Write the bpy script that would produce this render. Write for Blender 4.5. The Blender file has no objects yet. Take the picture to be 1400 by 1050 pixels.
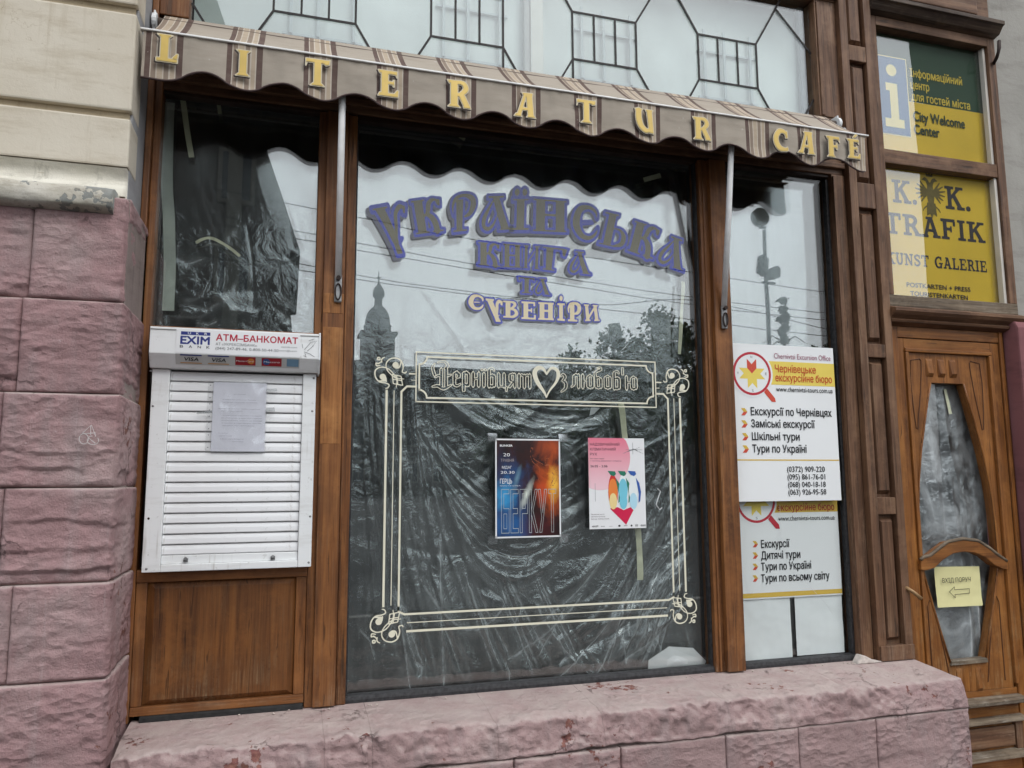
import bpy, bmesh, math, random
import numpy as np
from mathutils import Vector, Matrix, noise

# ---------------------------------------------------------------- camera
SC = bpy.context.scene
COL = SC.collection
YAW, PITCH, ROLL, FPX = math.radians(16.45), math.radians(7.15), math.radians(-0.27), 1040.0
CAM = np.array([0.0, -3.3, 1.6])
_f = np.array([math.sin(YAW) * math.cos(PITCH), math.cos(YAW) * math.cos(PITCH), math.sin(PITCH)])
_r0 = np.array([math.cos(YAW), -math.sin(YAW), 0.0])
_u0 = np.cross(_r0, _f)
_r = math.cos(ROLL) * _r0 + math.sin(ROLL) * _u0
_u = math.cos(ROLL) * _u0 - math.sin(ROLL) * _r0
cam_data = bpy.data.cameras.new('camera')
cam = bpy.data.objects.new('camera', cam_data)
COL.objects.link(cam)
cam.matrix_world = Matrix(((_r[0], _u[0], -_f[0], CAM[0]), (_r[1], _u[1], -_f[1], CAM[1]),
                           (_r[2], _u[2], -_f[2], CAM[2]), (0, 0, 0, 1)))
cam_data.sensor_width = 36.0
cam_data.lens = FPX / 1400 * 36
cam_data.clip_start = 0.05
cam_data.clip_end = 1000
SC.camera = cam

# ---------------------------------------------------------------- sky, sun, exposure
SUN_EL, SUN_AZ = math.radians(52), math.radians(155)      # azimuth from +Y towards +X
w = bpy.data.worlds.new('World')
SC.world = w
w.use_nodes = True
nt = w.node_tree
for n in list(nt.nodes):
    nt.nodes.remove(n)
out = nt.nodes.new('ShaderNodeOutputWorld')
bg = nt.nodes.new('ShaderNodeBackground')
sky = nt.nodes.new('ShaderNodeTexSky')
sky.sky_type = 'NISHITA'
sky.sun_disc = False
sky.sun_elevation = SUN_EL
sky.sun_rotation = SUN_AZ
sky.dust_density = 3.0
sky.ozone_density = 2.0
bw = nt.nodes.new('ShaderNodeRGBToBW')
mulg = nt.nodes.new('ShaderNodeMix'); mulg.data_type = 'RGBA'; mulg.blend_type = 'MULTIPLY'
mulg.inputs[0].default_value = 1.0
mulg.inputs[7].default_value = (1.66, 1.69, 1.74, 1)      # bright cloud cover
cm = nt.nodes.new('ShaderNodeMix'); cm.data_type = 'RGBA'
cn = nt.nodes.new('ShaderNodeTexNoise'); cn.inputs['Scale'].default_value = 2.6; cn.inputs['Detail'].default_value = 5
cr = nt.nodes.new('ShaderNodeMapRange')
cr.inputs[1].default_value = 0.35; cr.inputs[2].default_value = 0.65
cr.inputs[3].default_value = 0.72; cr.inputs[4].default_value = 0.96
tcw = nt.nodes.new('ShaderNodeTexCoord')
nt.links.new(tcw.outputs['Generated'], cn.inputs['Vector'])
nt.links.new(cn.outputs['Fac'], cr.inputs[0])
nt.links.new(sky.outputs[0], bw.inputs[0])
nt.links.new(bw.outputs[0], mulg.inputs[6])
nt.links.new(cr.outputs[0], cm.inputs[0])
nt.links.new(sky.outputs[0], cm.inputs[6])
cc = nt.nodes.new('ShaderNodeMix'); cc.data_type = 'RGBA'; cc.inputs[0].default_value = 0.72      # grey cloud cover over the clear-sky gradient
cc.inputs[7].default_value = (11.2, 11.7, 12.25, 1)
nt.links.new(mulg.outputs[2], cc.inputs[6])
nt.links.new(cc.outputs[2], cm.inputs[7])
nt.links.new(cm.outputs[2], bg.inputs[0])
bg.inputs[1].default_value = 0.15
nt.links.new(bg.outputs[0], out.inputs[0])
sd = bpy.data.lights.new('sun', 'SUN')
sd.energy = 0.6
sd.angle = math.radians(25)
sd.color = (1.0, 0.97, 0.93)
so = bpy.data.objects.new('sun', sd)
COL.objects.link(so)
_sd = Vector((math.sin(SUN_AZ) * math.cos(SUN_EL), math.cos(SUN_AZ) * math.cos(SUN_EL), math.sin(SUN_EL)))
so.rotation_euler = _sd.to_track_quat('Z', 'Y').to_euler()
SC.view_settings.view_transform = 'Standard'
SC.view_settings.look = 'None'
SC.view_settings.gamma = 1.0
SC.view_settings.use_curve_mapping = False
SC.view_settings.exposure = 0.32
SC.render.engine = 'CYCLES'
SC.cycles.max_bounces = 10
SC.cycles.transparent_max_bounces = 24
SC.cycles.sample_clamp_indirect = 4.0
SC.cycles.caustics_reflective = False
SC.cycles.use_denoising = True

# ---------------------------------------------------------------- helpers
RND = random.Random(7)


def pt(u, v, Y=0.0):
    """survey: the point of the vertical plane y=Y seen at (u, v) of the 1400x1050 photograph"""
    d = _f + _r * (u - 700) / FPX - _u * (v - 525) / FPX
    return CAM + d * ((Y - CAM[1]) / d[1])


def xz(u, v, Y=0.0):
    p = pt(u, v, Y)
    return (float(p[0]), float(p[2]))


def lin(c):
    c /= 255.0
    return c / 12.92 if c <= 0.04045 else ((c + 0.055) / 1.055) ** 2.4


def rgb(r, g, b, k=1.0):
    return (min(lin(r) * k, .85), min(lin(g) * k, .85), min(lin(b) * k, .85), 1.0)


class NT:
    def __init__(s, name):
        s.m = bpy.data.materials.new(name); s.m.use_nodes = True
        s.t = s.m.node_tree
        for n in list(s.t.nodes):
            s.t.nodes.remove(n)
        s.out = s.n('ShaderNodeOutputMaterial')
        s.tc = s.n('ShaderNodeTexCoord')

    def n(s, ty, **kw):
        x = s.t.nodes.new(ty)
        for k, v in kw.items():
            setattr(x, k, v)
        return x

    def l(s, a, b):
        s.t.links.new(a, b)

    def mapped(s, scale=(1, 1, 1), rand=0.0, rot=(0, 0, 0)):
        mp = s.n('ShaderNodeMapping')
        mp.inputs['Scale'].default_value = scale
        mp.inputs['Rotation'].default_value = rot
        s.l(s.tc.outputs['Object'], mp.inputs['Vector'])
        if rand:
            oi = s.n('ShaderNodeObjectInfo'); mu = s.n('ShaderNodeMath', operation='MULTIPLY')
            mu.inputs[1].default_value = rand
            s.l(oi.outputs['Random'], mu.inputs[0]); s.l(mu.outputs[0], mp.inputs['Location'])
        return mp.outputs[0]

    def noise(s, vec, scale, detail=4, rough=.55, dist=0.0):
        x = s.n('ShaderNodeTexNoise')
        x.inputs['Scale'].default_value = scale; x.inputs['Detail'].default_value = detail
        x.inputs['Roughness'].default_value = rough; x.inputs['Distortion'].default_value = dist
        s.l(vec, x.inputs['Vector'])
        return x.outputs['Fac']

    def ramp(s, fac, stops, interp='LINEAR'):
        x = s.n('ShaderNodeValToRGB'); x.color_ramp.interpolation = interp
        e = x.color_ramp.elements
        e[0].position, e[0].color = stops[0][0], stops[0][1]
        e[1].position, e[1].color = stops[-1][0], stops[-1][1]
        for p, c in stops[1:-1]:
            q = e.new(p); q.color = c
        s.l(fac, x.inputs[0])
        return x.outputs[0]

    def mr(s, fac, a, b, c=0., d=1.):
        x = s.n('ShaderNodeMapRange')
        for i, v in enumerate((a, b, c, d)):
            x.inputs[i + 1].default_value = v
        s.l(fac, x.inputs[0])
        return x.outputs[0]

    def mix(s, fac, a, b, blend='MIX'):
        x = s.n('ShaderNodeMix', data_type='RGBA', blend_type=blend)
        for i, v in ((0, fac), (6, a), (7, b)):
            if hasattr(v, 'links') or hasattr(v, 'is_linked'):
                s.l(v, x.inputs[i])
            else:
                x.inputs[i].default_value = v
        return x.outputs[2]

    def math(s, op, a, b=0.0):
        x = s.n('ShaderNodeMath', operation=op)
        for i, v in ((0, a), (1, b)):
            if hasattr(v, 'is_linked'):
                s.l(v, x.inputs[i])
            else:
                x.inputs[i].default_value = v
        return x.outputs[0]

    def bump(s, h, strength=.3, dist=.01, prev=None):
        x = s.n('ShaderNodeBump')
        x.inputs['Strength'].default_value = strength; x.inputs['Distance'].default_value = dist
        s.l(h, x.inputs['Height'])
        if prev is not None:
            s.l(prev, x.inputs['Normal'])
        return x.outputs[0]

    def bsdf(s, col, rough=.6, normal=None, metal=0., spec=.5, emit=None):
        x = s.n('ShaderNodeBsdfPrincipled')
        if hasattr(col, 'is_linked'):
            s.l(col, x.inputs['Base Color'])
        else:
            x.inputs['Base Color'].default_value = col
        if hasattr(rough, 'is_linked'):
            s.l(rough, x.inputs['Roughness'])
        else:
            x.inputs['Roughness'].default_value = rough
        x.inputs['Metallic'].default_value = metal
        x.inputs['Specular IOR Level'].default_value = spec
        if normal is not None:
            s.l(normal, x.inputs['Normal'])
        s.l(x.outputs[0], s.out.inputs[0])
        return x


def m_plain(name, c, rough=.5, metal=0., var=.12, scale=14, bump=.08, spec=.4):
    t = NT(name)
    v = t.mapped((1, 1, 1), 9.0)
    f = t.noise(v, scale, 5)
    d = tuple(x * (1 - var * 1.4) for x in c[:3]) + (1,)
    h = tuple(min(x * (1 + var * .6), .88) for x in c[:3]) + (1,)
    col = t.ramp(f, [(.3, d), (.7, h)])
    nb = t.bump(t.noise(v, scale * 9, 3), bump, .002)
    t.bsdf(col, rough, nb, metal, spec)
    return t.m


def m_wood(name, dark, mid, light, axis='Z', wear=.3, grey=(.33, .28, .22, 1), rough=.55):
    t = NT(name)
    sc = {'Z': (22, 22, 1.3), 'X': (1.3, 22, 22)}[axis]
    sf = {'Z': (140, 140, 4), 'X': (4, 140, 140)}[axis]
    v = t.mapped(sc, 30.0); v2 = t.mapped(sf, 30.0); v3 = t.mapped((1, 1, 1), 30.0)
    g = t.noise(v, 1.0, 6, .6, .7)
    fine = t.noise(v2, 1.0, 3, .6)
    mix = t.math('ADD', t.math('MULTIPLY', g, .72), t.math('MULTIPLY', fine, .28))
    col = t.ramp(mix, [(.32, dark), (.5, mid), (.68, light)])
    blot = t.noise(v3, 3.2, 5, .6)
    col = t.mix(t.mr(blot, .42, .7, 0, .55), col, tuple(x * .45 for x in mid[:3]) + (1,))
    col = t.mix(t.mr(t.noise(v3, 5.5, 6, .7), .5, .72, 0, .5), col, tuple(min(1, x * 1.15) for x in light[:3]) + (1,))
    # weathered, greyed streaks along the grain and dark cracks
    ws = t.math('MULTIPLY', t.mr(t.noise(v2, .9, 4, .7), .5, .75), t.mr(t.noise(v3, 4.5, 4), .42, .65))
    col = t.mix(t.math('MULTIPLY', ws, wear), col, grey)
    # bleached, flaking varnish near the foot of the timber, where rain splashes
    vw = t.mapped((1, 1, 1)); sz = t.n('ShaderNodeSeparateXYZ'); t.l(vw, sz.inputs[0])
    foot = t.math('MULTIPLY', t.mr(sz.outputs[2], .70, 1.0, 1, 0), t.math('MULTIPLY', t.mr(t.noise(v2, .8, 5, .75), .46, .66), t.mr(t.noise(vw, 9, 6, .7), .46, .6)))
    col = t.mix(t.math('MULTIPLY', foot, .75), col, grey)
    # scuffs and pale scratches with their own shape
    sc_ = t.mr(t.noise(t.mapped(tuple(x * .8 for x in sf), 11.0), 1.3, 4, .8, 2.0), .66, .72)
    col = t.mix(t.math('MULTIPLY', sc_, .5), col, tuple(x * 1.2 for x in grey[:3]) + (1,))
    sp = t.mr(t.noise(v3, 90, 2), .66, .74)
    col = t.mix(t.math('MULTIPLY', sp, .25), col, (.02, .012, .008, 1))
    cr = t.mr(t.noise(t.mapped(tuple(x * 2.2 for x in sc), 30.0), 1.0, 2, .4, 1.5), .28, .34, 1, 0)
    col = t.mix(t.math('MULTIPLY', cr, .55), col, (.012, .007, .004, 1))
    hb = t.math('SUBTRACT', mix, t.math('MULTIPLY', cr, .5))
    t.bsdf(col, t.mr(blot, .3, .7, rough - .12, rough + .15), t.bump(hb, .45, .003), 0, .35)
    return t.m


def m_paint_stone(name, k=0.):
    t = NT(name)
    v = t.mapped((1, 1, 1)); vv = t.mapped((7, 7, 1.2))
    big = t.noise(v, 2.3, 6, .6)
    col = t.ramp(big, [(.3, rgb(144 + 6 * k, 116 + 10 * k, 116 + 8 * k)), (.5, rgb(162 + 4 * k, 130 + 10 * k, 130 + 8 * k)), (.7, rgb(172 + 2 * k, 149 + 5 * k, 147 + 3 * k))])
    # dusty streaks that ran down, and grey dirt
    col = t.mix(t.mr(t.noise(vv, 2.0, 5), .5, .78, 0, .5), col, rgb(150, 141, 140))
    col = t.mix(t.mr(t.noise(v, 9, 6, .7), .54, .74, 0, .5), col, rgb(140, 104, 106))
    col = t.mix(t.mr(t.noise(v, 45, 4, .7), .6, .8, 0, .5), col, rgb(100, 82, 82))
    col = t.mix(t.mr(t.noise(v, 210, 3, .7), .56, .7, 0, .45), col, rgb(108, 90, 88))
    drp = t.math('MULTIPLY', t.mr(t.noise(t.mapped((26, 26, 1.6)), 1.0, 4, .7), .56, .7), t.mr(t.noise(v, 2.2, 3), .45, .6))
    col = t.mix(t.math('MULTIPLY', drp, .45), col, rgb(186, 170, 168))
    # chalky rubbed spots
    col = t.mix(t.mr(t.noise(v, 21, 7, .75), .64, .7, 0, .5), col, rgb(196, 180, 178))
    # peeled flakes with the older red coat below
    fl = t.math('ADD', t.math('MULTIPLY', t.noise(v, 3.1, 3), .6), t.math('MULTIPLY', t.noise(v, 26, 5, .65), .4))
    geo = t.n('ShaderNodeNewGeometry'); sn = t.n('ShaderNodeSeparateXYZ'); t.l(geo.outputs['Normal'], sn.inputs[0])
    dust = t.math('MULTIPLY', t.mr(sn.outputs[2], .35, .85), t.mr(t.noise(v, 7, 5, .7), .35, .6, .3, .8))
    col = t.mix(dust, col, rgb(184, 170, 164))
    flm = t.mr(fl, .605 + .02 * (1 - k), .612 + .02 * (1 - k))
    col = t.mix(flm, col, t.ramp(t.noise(v, 40, 3), [(.35, rgb(116, 74, 72)), (.65, rgb(146, 104, 92))]))
    vz = t.mapped((5, 5, 16), 0, (0, .25, 0))
    # hammer-dressed grit: cellular facets a centimetre or two wide
    vr = t.n('ShaderNodeTexVoronoi', feature='F1'); vr.inputs['Scale'].default_value = 34; vr.inputs['Randomness'].default_value = 1.0
    wv_ = t.n('ShaderNodeVectorMath', operation='MULTIPLY'); wv_.inputs[1].default_value = (.7, .7, 1.3); t.l(v, wv_.inputs[0]); t.l(wv_.outputs[0], vr.inputs['Vector'])
    fac_ = t.math('MULTIPLY', vr.outputs['Distance'], t.mr(t.noise(v, 6, 3), .42, .62, 0, .9))
    h = t.math('ADD', t.noise(v, 22, 9, .72), t.math('MULTIPLY', t.noise(v, 160, 3), .2))
    h = t.math('SUBTRACT', h, t.math('MULTIPLY', flm, .5))
    h = t.math('ADD', h, t.math('MULTIPLY', t.noise(vz, 1.3, 8, .7, 1.2), .35))
    h = t.math('ADD', h, fac_)
    # ragged hairline splits that follow the bedding
    vo = t.n('ShaderNodeTexVoronoi', feature='DISTANCE_TO_EDGE'); vo.inputs['Scale'].default_value = 3.4
    ns = t.n('ShaderNodeTexNoise'); ns.inputs['Scale'].default_value = 4; ns.inputs['Detail'].default_value = 9; ns.inputs['Roughness'].default_value = .65
    sc2 = t.n('ShaderNodeVectorMath', operation='MULTIPLY'); sc2.inputs[1].default_value = (.75, .75, 1.7); t.l(v, sc2.inputs[0]); t.l(v, ns.inputs['Vector'])
    ns2 = t.n('ShaderNodeVectorMath', operation='MULTIPLY'); ns2.inputs[1].default_value = (.45, .45, .45); t.l(ns.outputs['Color'], ns2.inputs[0])
    ad = t.n('ShaderNodeVectorMath', operation='ADD'); t.l(sc2.outputs[0], ad.inputs[0]); t.l(ns2.outputs[0], ad.inputs[1]); t.l(ad.outputs[0], vo.inputs['Vector'])
    ck = t.math('MULTIPLY', t.mr(vo.outputs[0], .003, .016, 1, 0), t.mr(t.noise(v, 3.3, 3), .55, .64))
    col = t.mix(t.math('MULTIPLY', ck, .55), col, rgb(82, 62, 62))
    h = t.math('SUBTRACT', h, t.math('MULTIPLY', ck, .8))
    t.bsdf(col, .82, t.bump(h, .75, .014), 0, .25)
    return t.m


def m_plaster(name, a, b, dirt, crack=True, bs=.25):
    t = NT(name)
    v = t.mapped((1, 1, 1)); vs = t.mapped((2.0, 2.0, 9))
    col = t.ramp(t.noise(v, 2.2, 6), [(.3, a), (.7, b)])
    col = t.mix(t.mr(t.noise(vs, 1.4, 5, .7), .5, .75, 0, .5), col, dirt)
    col = t.mix(t.math('MULTIPLY', t.mr(t.noise(t.mapped((18, 18, 1.2)), 1.0, 5, .75), .54, .72), t.mr(t.noise(v, 1.3, 3), .42, .6, 0, .45)), col, dirt)
    col = t.mix(t.mr(t.noise(v, 70, 3), .68, .78, 0, .4), col, dirt)
    h = t.math('ADD', t.noise(v, 38, 8, .65), t.math('MULTIPLY', t.noise(v, 220, 2), .3))
    if crack:
        vo = t.n('ShaderNodeTexVoronoi', feature='DISTANCE_TO_EDGE'); vo.inputs['Scale'].default_value = 2.4
        wv = t.n('ShaderNodeVectorMath', operation='ADD')
        ns = t.n('ShaderNodeTexNoise'); ns.inputs['Scale'].default_value = 5; ns.inputs['Detail'].default_value = 6
        t.l(v, ns.inputs['Vector']); t.l(v, wv.inputs[0]); t.l(ns.outputs['Color'], wv.inputs[1]); t.l(wv.outputs[0], vo.inputs['Vector'])
        ck = t.math('MULTIPLY', t.mr(vo.outputs[0], .0, .006, 1, 0), t.mr(t.noise(v, 1.7, 2), .52, .62))
        col = t.mix(t.math('MULTIPLY', ck, .55), col, dirt)
    t.bsdf(col, .85, t.bump(h, bs, .005), 0, .2)
    return t.m


def m_glass(name, r0=.12, tint=(.978, .988, .985, 1)):
    t = NT(name)
    tr = t.n('ShaderNodeBsdfTransparent'); tr.inputs[0].default_value = tint
    gl = t.n('ShaderNodeBsdfGlossy'); gl.inputs['Roughness'].default_value = 0.0
    nz = t.bump(t.noise(t.mapped((1, 1, 1)), 1.6, 2), .02, .02)
    t.l(nz, gl.inputs['Normal'])
    lw = t.n('ShaderNodeLayerWeight'); lw.inputs[0].default_value = .5
    # facing term raised for a Schlick curve
    p = t.math('POWER', lw.outputs['Facing'], 5.0)
    fac = t.math('ADD', t.math('MULTIPLY', p, 1 - r0), r0)
    mx = t.n('ShaderNodeMixShader')
    t.l(fac, mx.inputs[0]); t.l(tr.outputs[0], mx.inputs[1]); t.l(gl.outputs[0], mx.inputs[2])
    t.l(mx.outputs[0], t.out.inputs[0])
    return t.m


def m_film(name, gloss=.16, haze=.05, tintv=.9, rough=.16, wav=.22, slack=True):
    """clear polyethylene: mostly see-through, glossy on its folds, whitened where it is creased"""
    t = NT(name)
    tr = t.n('ShaderNodeBsdfTransparent'); tr.inputs[0].default_value = (tintv, tintv, tintv, 1)
    gl = t.n('ShaderNodeBsdfGlossy'); gl.inputs['Roughness'].default_value = rough
    gl.inputs['Color'].default_value = (.93, .98, 1, 1)
    v = t.mapped((1, 1, 1))
    sk = t.n('ShaderNodeAttribute'); sk.attribute_name = 'slack'
    hgt = t.math('MULTIPLY', t.noise(v, 9, 5, .55, 1.6), t.math('ADD', sk.outputs['Fac'], .06 if slack else 1.0))
    n1 = t.bump(hgt, wav, .02)
    n2 = t.bump(t.math('MULTIPLY', t.noise(v, 60, 4, .6), sk.outputs['Fac']), .035, .003, n1)
    t.l(n2, gl.inputs['Normal'])
    df = t.n('ShaderNodeBsdfDiffuse'); df.inputs[0].default_value = (.72, .76, .78, 1)
    at = t.n('ShaderNodeAttribute'); at.attribute_name = 'crease'
    m1 = t.n('ShaderNodeMixShader'); m2 = t.n('ShaderNodeMixShader')
    lw = t.n('ShaderNodeLayerWeight'); lw.inputs[0].default_value = .35; t.l(n2, lw.inputs['Normal'])
    t.l(t.math('ADD', t.math('MULTIPLY', lw.outputs['Facing'], .25), gloss), m1.inputs[0])
    t.l(tr.outputs[0], m1.inputs[1]); t.l(gl.outputs[0], m1.inputs[2])
    dirt = t.mr(t.noise(v, 5, 5, .65, 1.0), .4, .75, 0, haze)
    cre = t.math('MULTIPLY', at.outputs['Fac'], t.mr(t.noise(v, 30, 3), .3, .7, .4, 1))
    t.l(t.math('MINIMUM', t.math('ADD', dirt, t.math('MULTIPLY', cre, 1.35)), .8), m2.inputs[0])
    t.l(m1.outputs[0], m2.inputs[1]); t.l(df.outputs[0], m2.inputs[2])
    t.l(m2.outputs[0], t.out.inputs[0])
    return t.m


# ---- meshes
class MB:
    def __init__(s):
        s.v = []; s.f = []

    def box(s, x0, x1, y0, y1, z0, z1):
        n = len(s.v)
        s.v += [(x, y, z) for x in (x0, x1) for y in (y0, y1) for z in (z0, z1)]
        s.f += [tuple(n + i for i in q) for q in ((0, 1, 3, 2), (4, 6, 7, 5), (0, 4, 5, 1), (2, 3, 7, 6), (0, 2, 6, 4), (1, 5, 7, 3))]
        return s

    def prism(s, poly, y0, y1):
        """polygon in x,z pushed from y0 (front) to y1"""
        a = sum(poly[i][0] * poly[(i + 1) % len(poly)][1] - poly[(i + 1) % len(poly)][0] * poly[i][1] for i in range(len(poly)))
        if a < 0:
            poly = poly[::-1]
        n = len(s.v); k = len(poly)
        s.v += [(x, y0, z) for x, z in poly] + [(x, y1, z) for x, z in poly]
        s.f.append(tuple(range(n, n + k))); s.f.append(tuple(range(n + 2 * k - 1, n + k - 1, -1)))
        s.f += [(n + i, n + k + i, n + k + (i + 1) % k, n + (i + 1) % k) for i in range(k)]
        return s

    def flat(s, poly, y):
        a = sum(poly[i][0] * poly[(i + 1) % len(poly)][1] - poly[(i + 1) % len(poly)][0] * poly[i][1] for i in range(len(poly)))
        if a < 0:
            poly = poly[::-1]
        n = len(s.v)
        s.v += [(x, y, z) for x, z in poly]; s.f.append(tuple(range(n, n + len(poly))))
        return s

    def profx(s, prof, x0, x1):
        """profile in y,z swept along x"""
        n = len(s.v); k = len(prof)
        s.v += [(x0, y, z) for y, z in prof] + [(x1, y, z) for y, z in prof]
        s.f.append(tuple(range(n, n + k))); s.f.append(tuple(range(n + 2 * k - 1, n + k - 1, -1)))
        s.f += [(n + i, n + k + i, n + k + (i + 1) % k, n + (i + 1) % k) for i in range(k)]
        return s

    def tube(s, path, r, k=8, r1=None):
        path = [Vector(p) for p in path]; n0 = len(s.v); N = len(path)
        for i, p in enumerate(path):
            d = (path[min(i + 1, N - 1)] - path[max(i - 1, 0)]).normalized()
            a = d.cross(Vector((0, 0, 1)) if abs(d.z) < .9 else Vector((1, 0, 0))).normalized(); b = d.cross(a)
            rr = r if r1 is None else r + (r1 - r) * i / max(N - 1, 1)
            for j in range(k):
                t = 2 * math.pi * j / k
                s.v.append(tuple(p + a * math.cos(t) * rr + b * math.sin(t) * rr))
        for i in range(N - 1):
            for j in range(k):
                q = n0 + i * k
                s.f.append((q + j, q + (j + 1) % k, q + k + (j + 1) % k, q + k + j))
        s.f.append(tuple(n0 + j for j in range(k - 1, -1, -1))); s.f.append(tuple(n0 + (N - 1) * k + j for j in range(k)))
        return s

    def sphere(s, c, r, nu=12, nv=8, sc=(1, 1, 1)):
        n = len(s.v)
        for i in range(nv + 1):
            for j in range(nu):
                a = math.pi * i / nv; b = 2 * math.pi * j / nu
                s.v.append((c[0] + r * sc[0] * math.sin(a) * math.cos(b), c[1] + r * sc[1] * math.sin(a) * math.sin(b), c[2] + r * sc[2] * math.cos(a)))
        for i in range(nv):
            for j in range(nu):
                s.f.append((n + i * nu + j, n + (i + 1) * nu + j, n + (i + 1) * nu + (j + 1) % nu, n + i * nu + (j + 1) % nu))
        return s

    def lathe(s, c, prof, k=16):
        """profile of (radius, z) about a vertical axis"""
        n = len(s.v)
        for r, z in prof:
            for j in range(k):
                a = 2 * math.pi * j / k
                s.v.append((c[0] + r * math.cos(a), c[1] + r * math.sin(a), z))
        for i in range(len(prof) - 1):
            for j in range(k):
                s.f.append((n + i * k + j, n + i * k + (j + 1) % k, n + (i + 1) * k + (j + 1) % k, n + (i + 1) * k + j))
        return s


def world_off(p):
    v = Vector((0, 0, 0))
    while p is not None:
        v = v + Vector(p.location); p = p.parent
    return v


def obj(name, mb, mat, parent=None, bevel=0.0, smooth=False, recalc=True):
    me = bpy.data.meshes.new(name)
    me.from_pydata(mb.v, [], mb.f)
    if recalc or bevel:
        b = bmesh.new(); b.from_mesh(me)
        if recalc:
            bmesh.ops.recalc_face_normals(b, faces=b.faces)
        if bevel:
            es = [e for e in b.edges if len(e.link_faces) == 2 and e.calc_face_angle(0) > .5]
            bmesh.ops.bevel(b, geom=es, offset=bevel, segments=2, profile=.6, affect='EDGES', clamp_overlap=True)
        b.to_mesh(me); b.free()
    me.materials.append(mat)
    if smooth:
        for p in me.polygons:
            p.use_smooth = True
    o = bpy.data.objects.new(name, me)
    COL.objects.link(o)
    if parent is not None:
        o.parent = parent
        o.location = -world_off(parent)
    return o


def thing(name, label, cat, loc=(0, 0, 0), group=None):
    o = bpy.data.objects.new(name, None); COL.objects.link(o)
    o.location = loc; o['label'] = label; o['category'] = cat
    o.empty_display_size = .1
    if group:
        o['group'] = group
    return o


def tag(o, label, cat, group=None):
    o['label'] = label; o['category'] = cat
    if group:
        o['group'] = group
    return o


def struct(o):
    o['kind'] = 'structure'
    return o


def grid_obj(name, P, mat, parent=None, crease=None, smooth=True, slack=None):
    """P: (nz, nx, 3) array of points"""
    nz, nx = P.shape[:2]
    idx = np.arange(nz * nx).reshape(nz, nx)
    q = np.stack([idx[:-1, :-1], idx[:-1, 1:], idx[1:, 1:], idx[1:, :-1]], -1).reshape(-1, 4)
    me = bpy.data.meshes.new(name)
    me.vertices.add(nz * nx); me.vertices.foreach_set('co', P.astype(np.float32).ravel())
    me.loops.add(q.size); me.loops.foreach_set('vertex_index', q.astype(np.int32).ravel())
    me.polygons.add(len(q))
    me.polygons.foreach_set('loop_start', np.arange(0, q.size, 4, dtype=np.int32))
    me.polygons.foreach_set('loop_total', np.full(len(q), 4, dtype=np.int32))
    me.polygons.foreach_set('use_smooth', np.full(len(q), smooth))
    me.update(calc_edges=True)
    if crease is not None:
        a = me.attributes.new('crease', 'FLOAT', 'POINT'); a.data.foreach_set('value', crease.astype(np.float32).ravel())
    if slack is not None:
        a = me.attributes.new('slack', 'FLOAT', 'POINT'); a.data.foreach_set('value', slack.astype(np.float32).ravel())
    me.materials.append(mat)
    o = bpy.data.objects.new(name, me); COL.objects.link(o)
    if parent is not None:
        o.parent = parent; o.location = -world_off(parent)
    return o


# ---- lettering from the built-in font: outlines filled by winding number, so overlapping contours stay clean
_TXT = {}


def text_outline(s):
    if s in _TXT:
        return _TXT[s]
    c = bpy.data.curves.new('line_of_type', 'FONT'); c.body = s; c.fill_mode = 'NONE'; c.resolution_u = 3
    tmp = bpy.data.objects.new('line_of_type', c); COL.objects.link(tmp)
    me = bpy.data.meshes.new_from_object(tmp.evaluated_get(bpy.context.evaluated_depsgraph_get()))
    co = np.array([v.co[:2] for v in me.vertices]); E = np.array([e.vertices[:] for e in me.edges])
    bpy.data.objects.remove(tmp); bpy.data.curves.remove(c); bpy.data.meshes.remove(me)
    # walk the closed loops so that every contour keeps its direction
    nb = {}
    for p, q in E:
        nb.setdefault(int(p), []).append(int(q)); nb.setdefault(int(q), []).append(int(p))
    seen = set(); loops = []
    for st in range(len(co)):
        if st in seen or st not in nb:
            continue
        lp = [st]; seen.add(st); cur = st
        nxt = min(nb[st])if (st + 1) not in nb[st] else st + 1
        while nxt not in seen:
            lp.append(nxt); seen.add(nxt); cur = nxt
            c2 = [k for k in nb[cur] if k not in seen]
            if not c2:
                break
            nxt = cur + 1 if cur + 1 in c2 else c2[0]
        loops.append(co[lp])
    _TXT[s] = loops
    return loops


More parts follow.
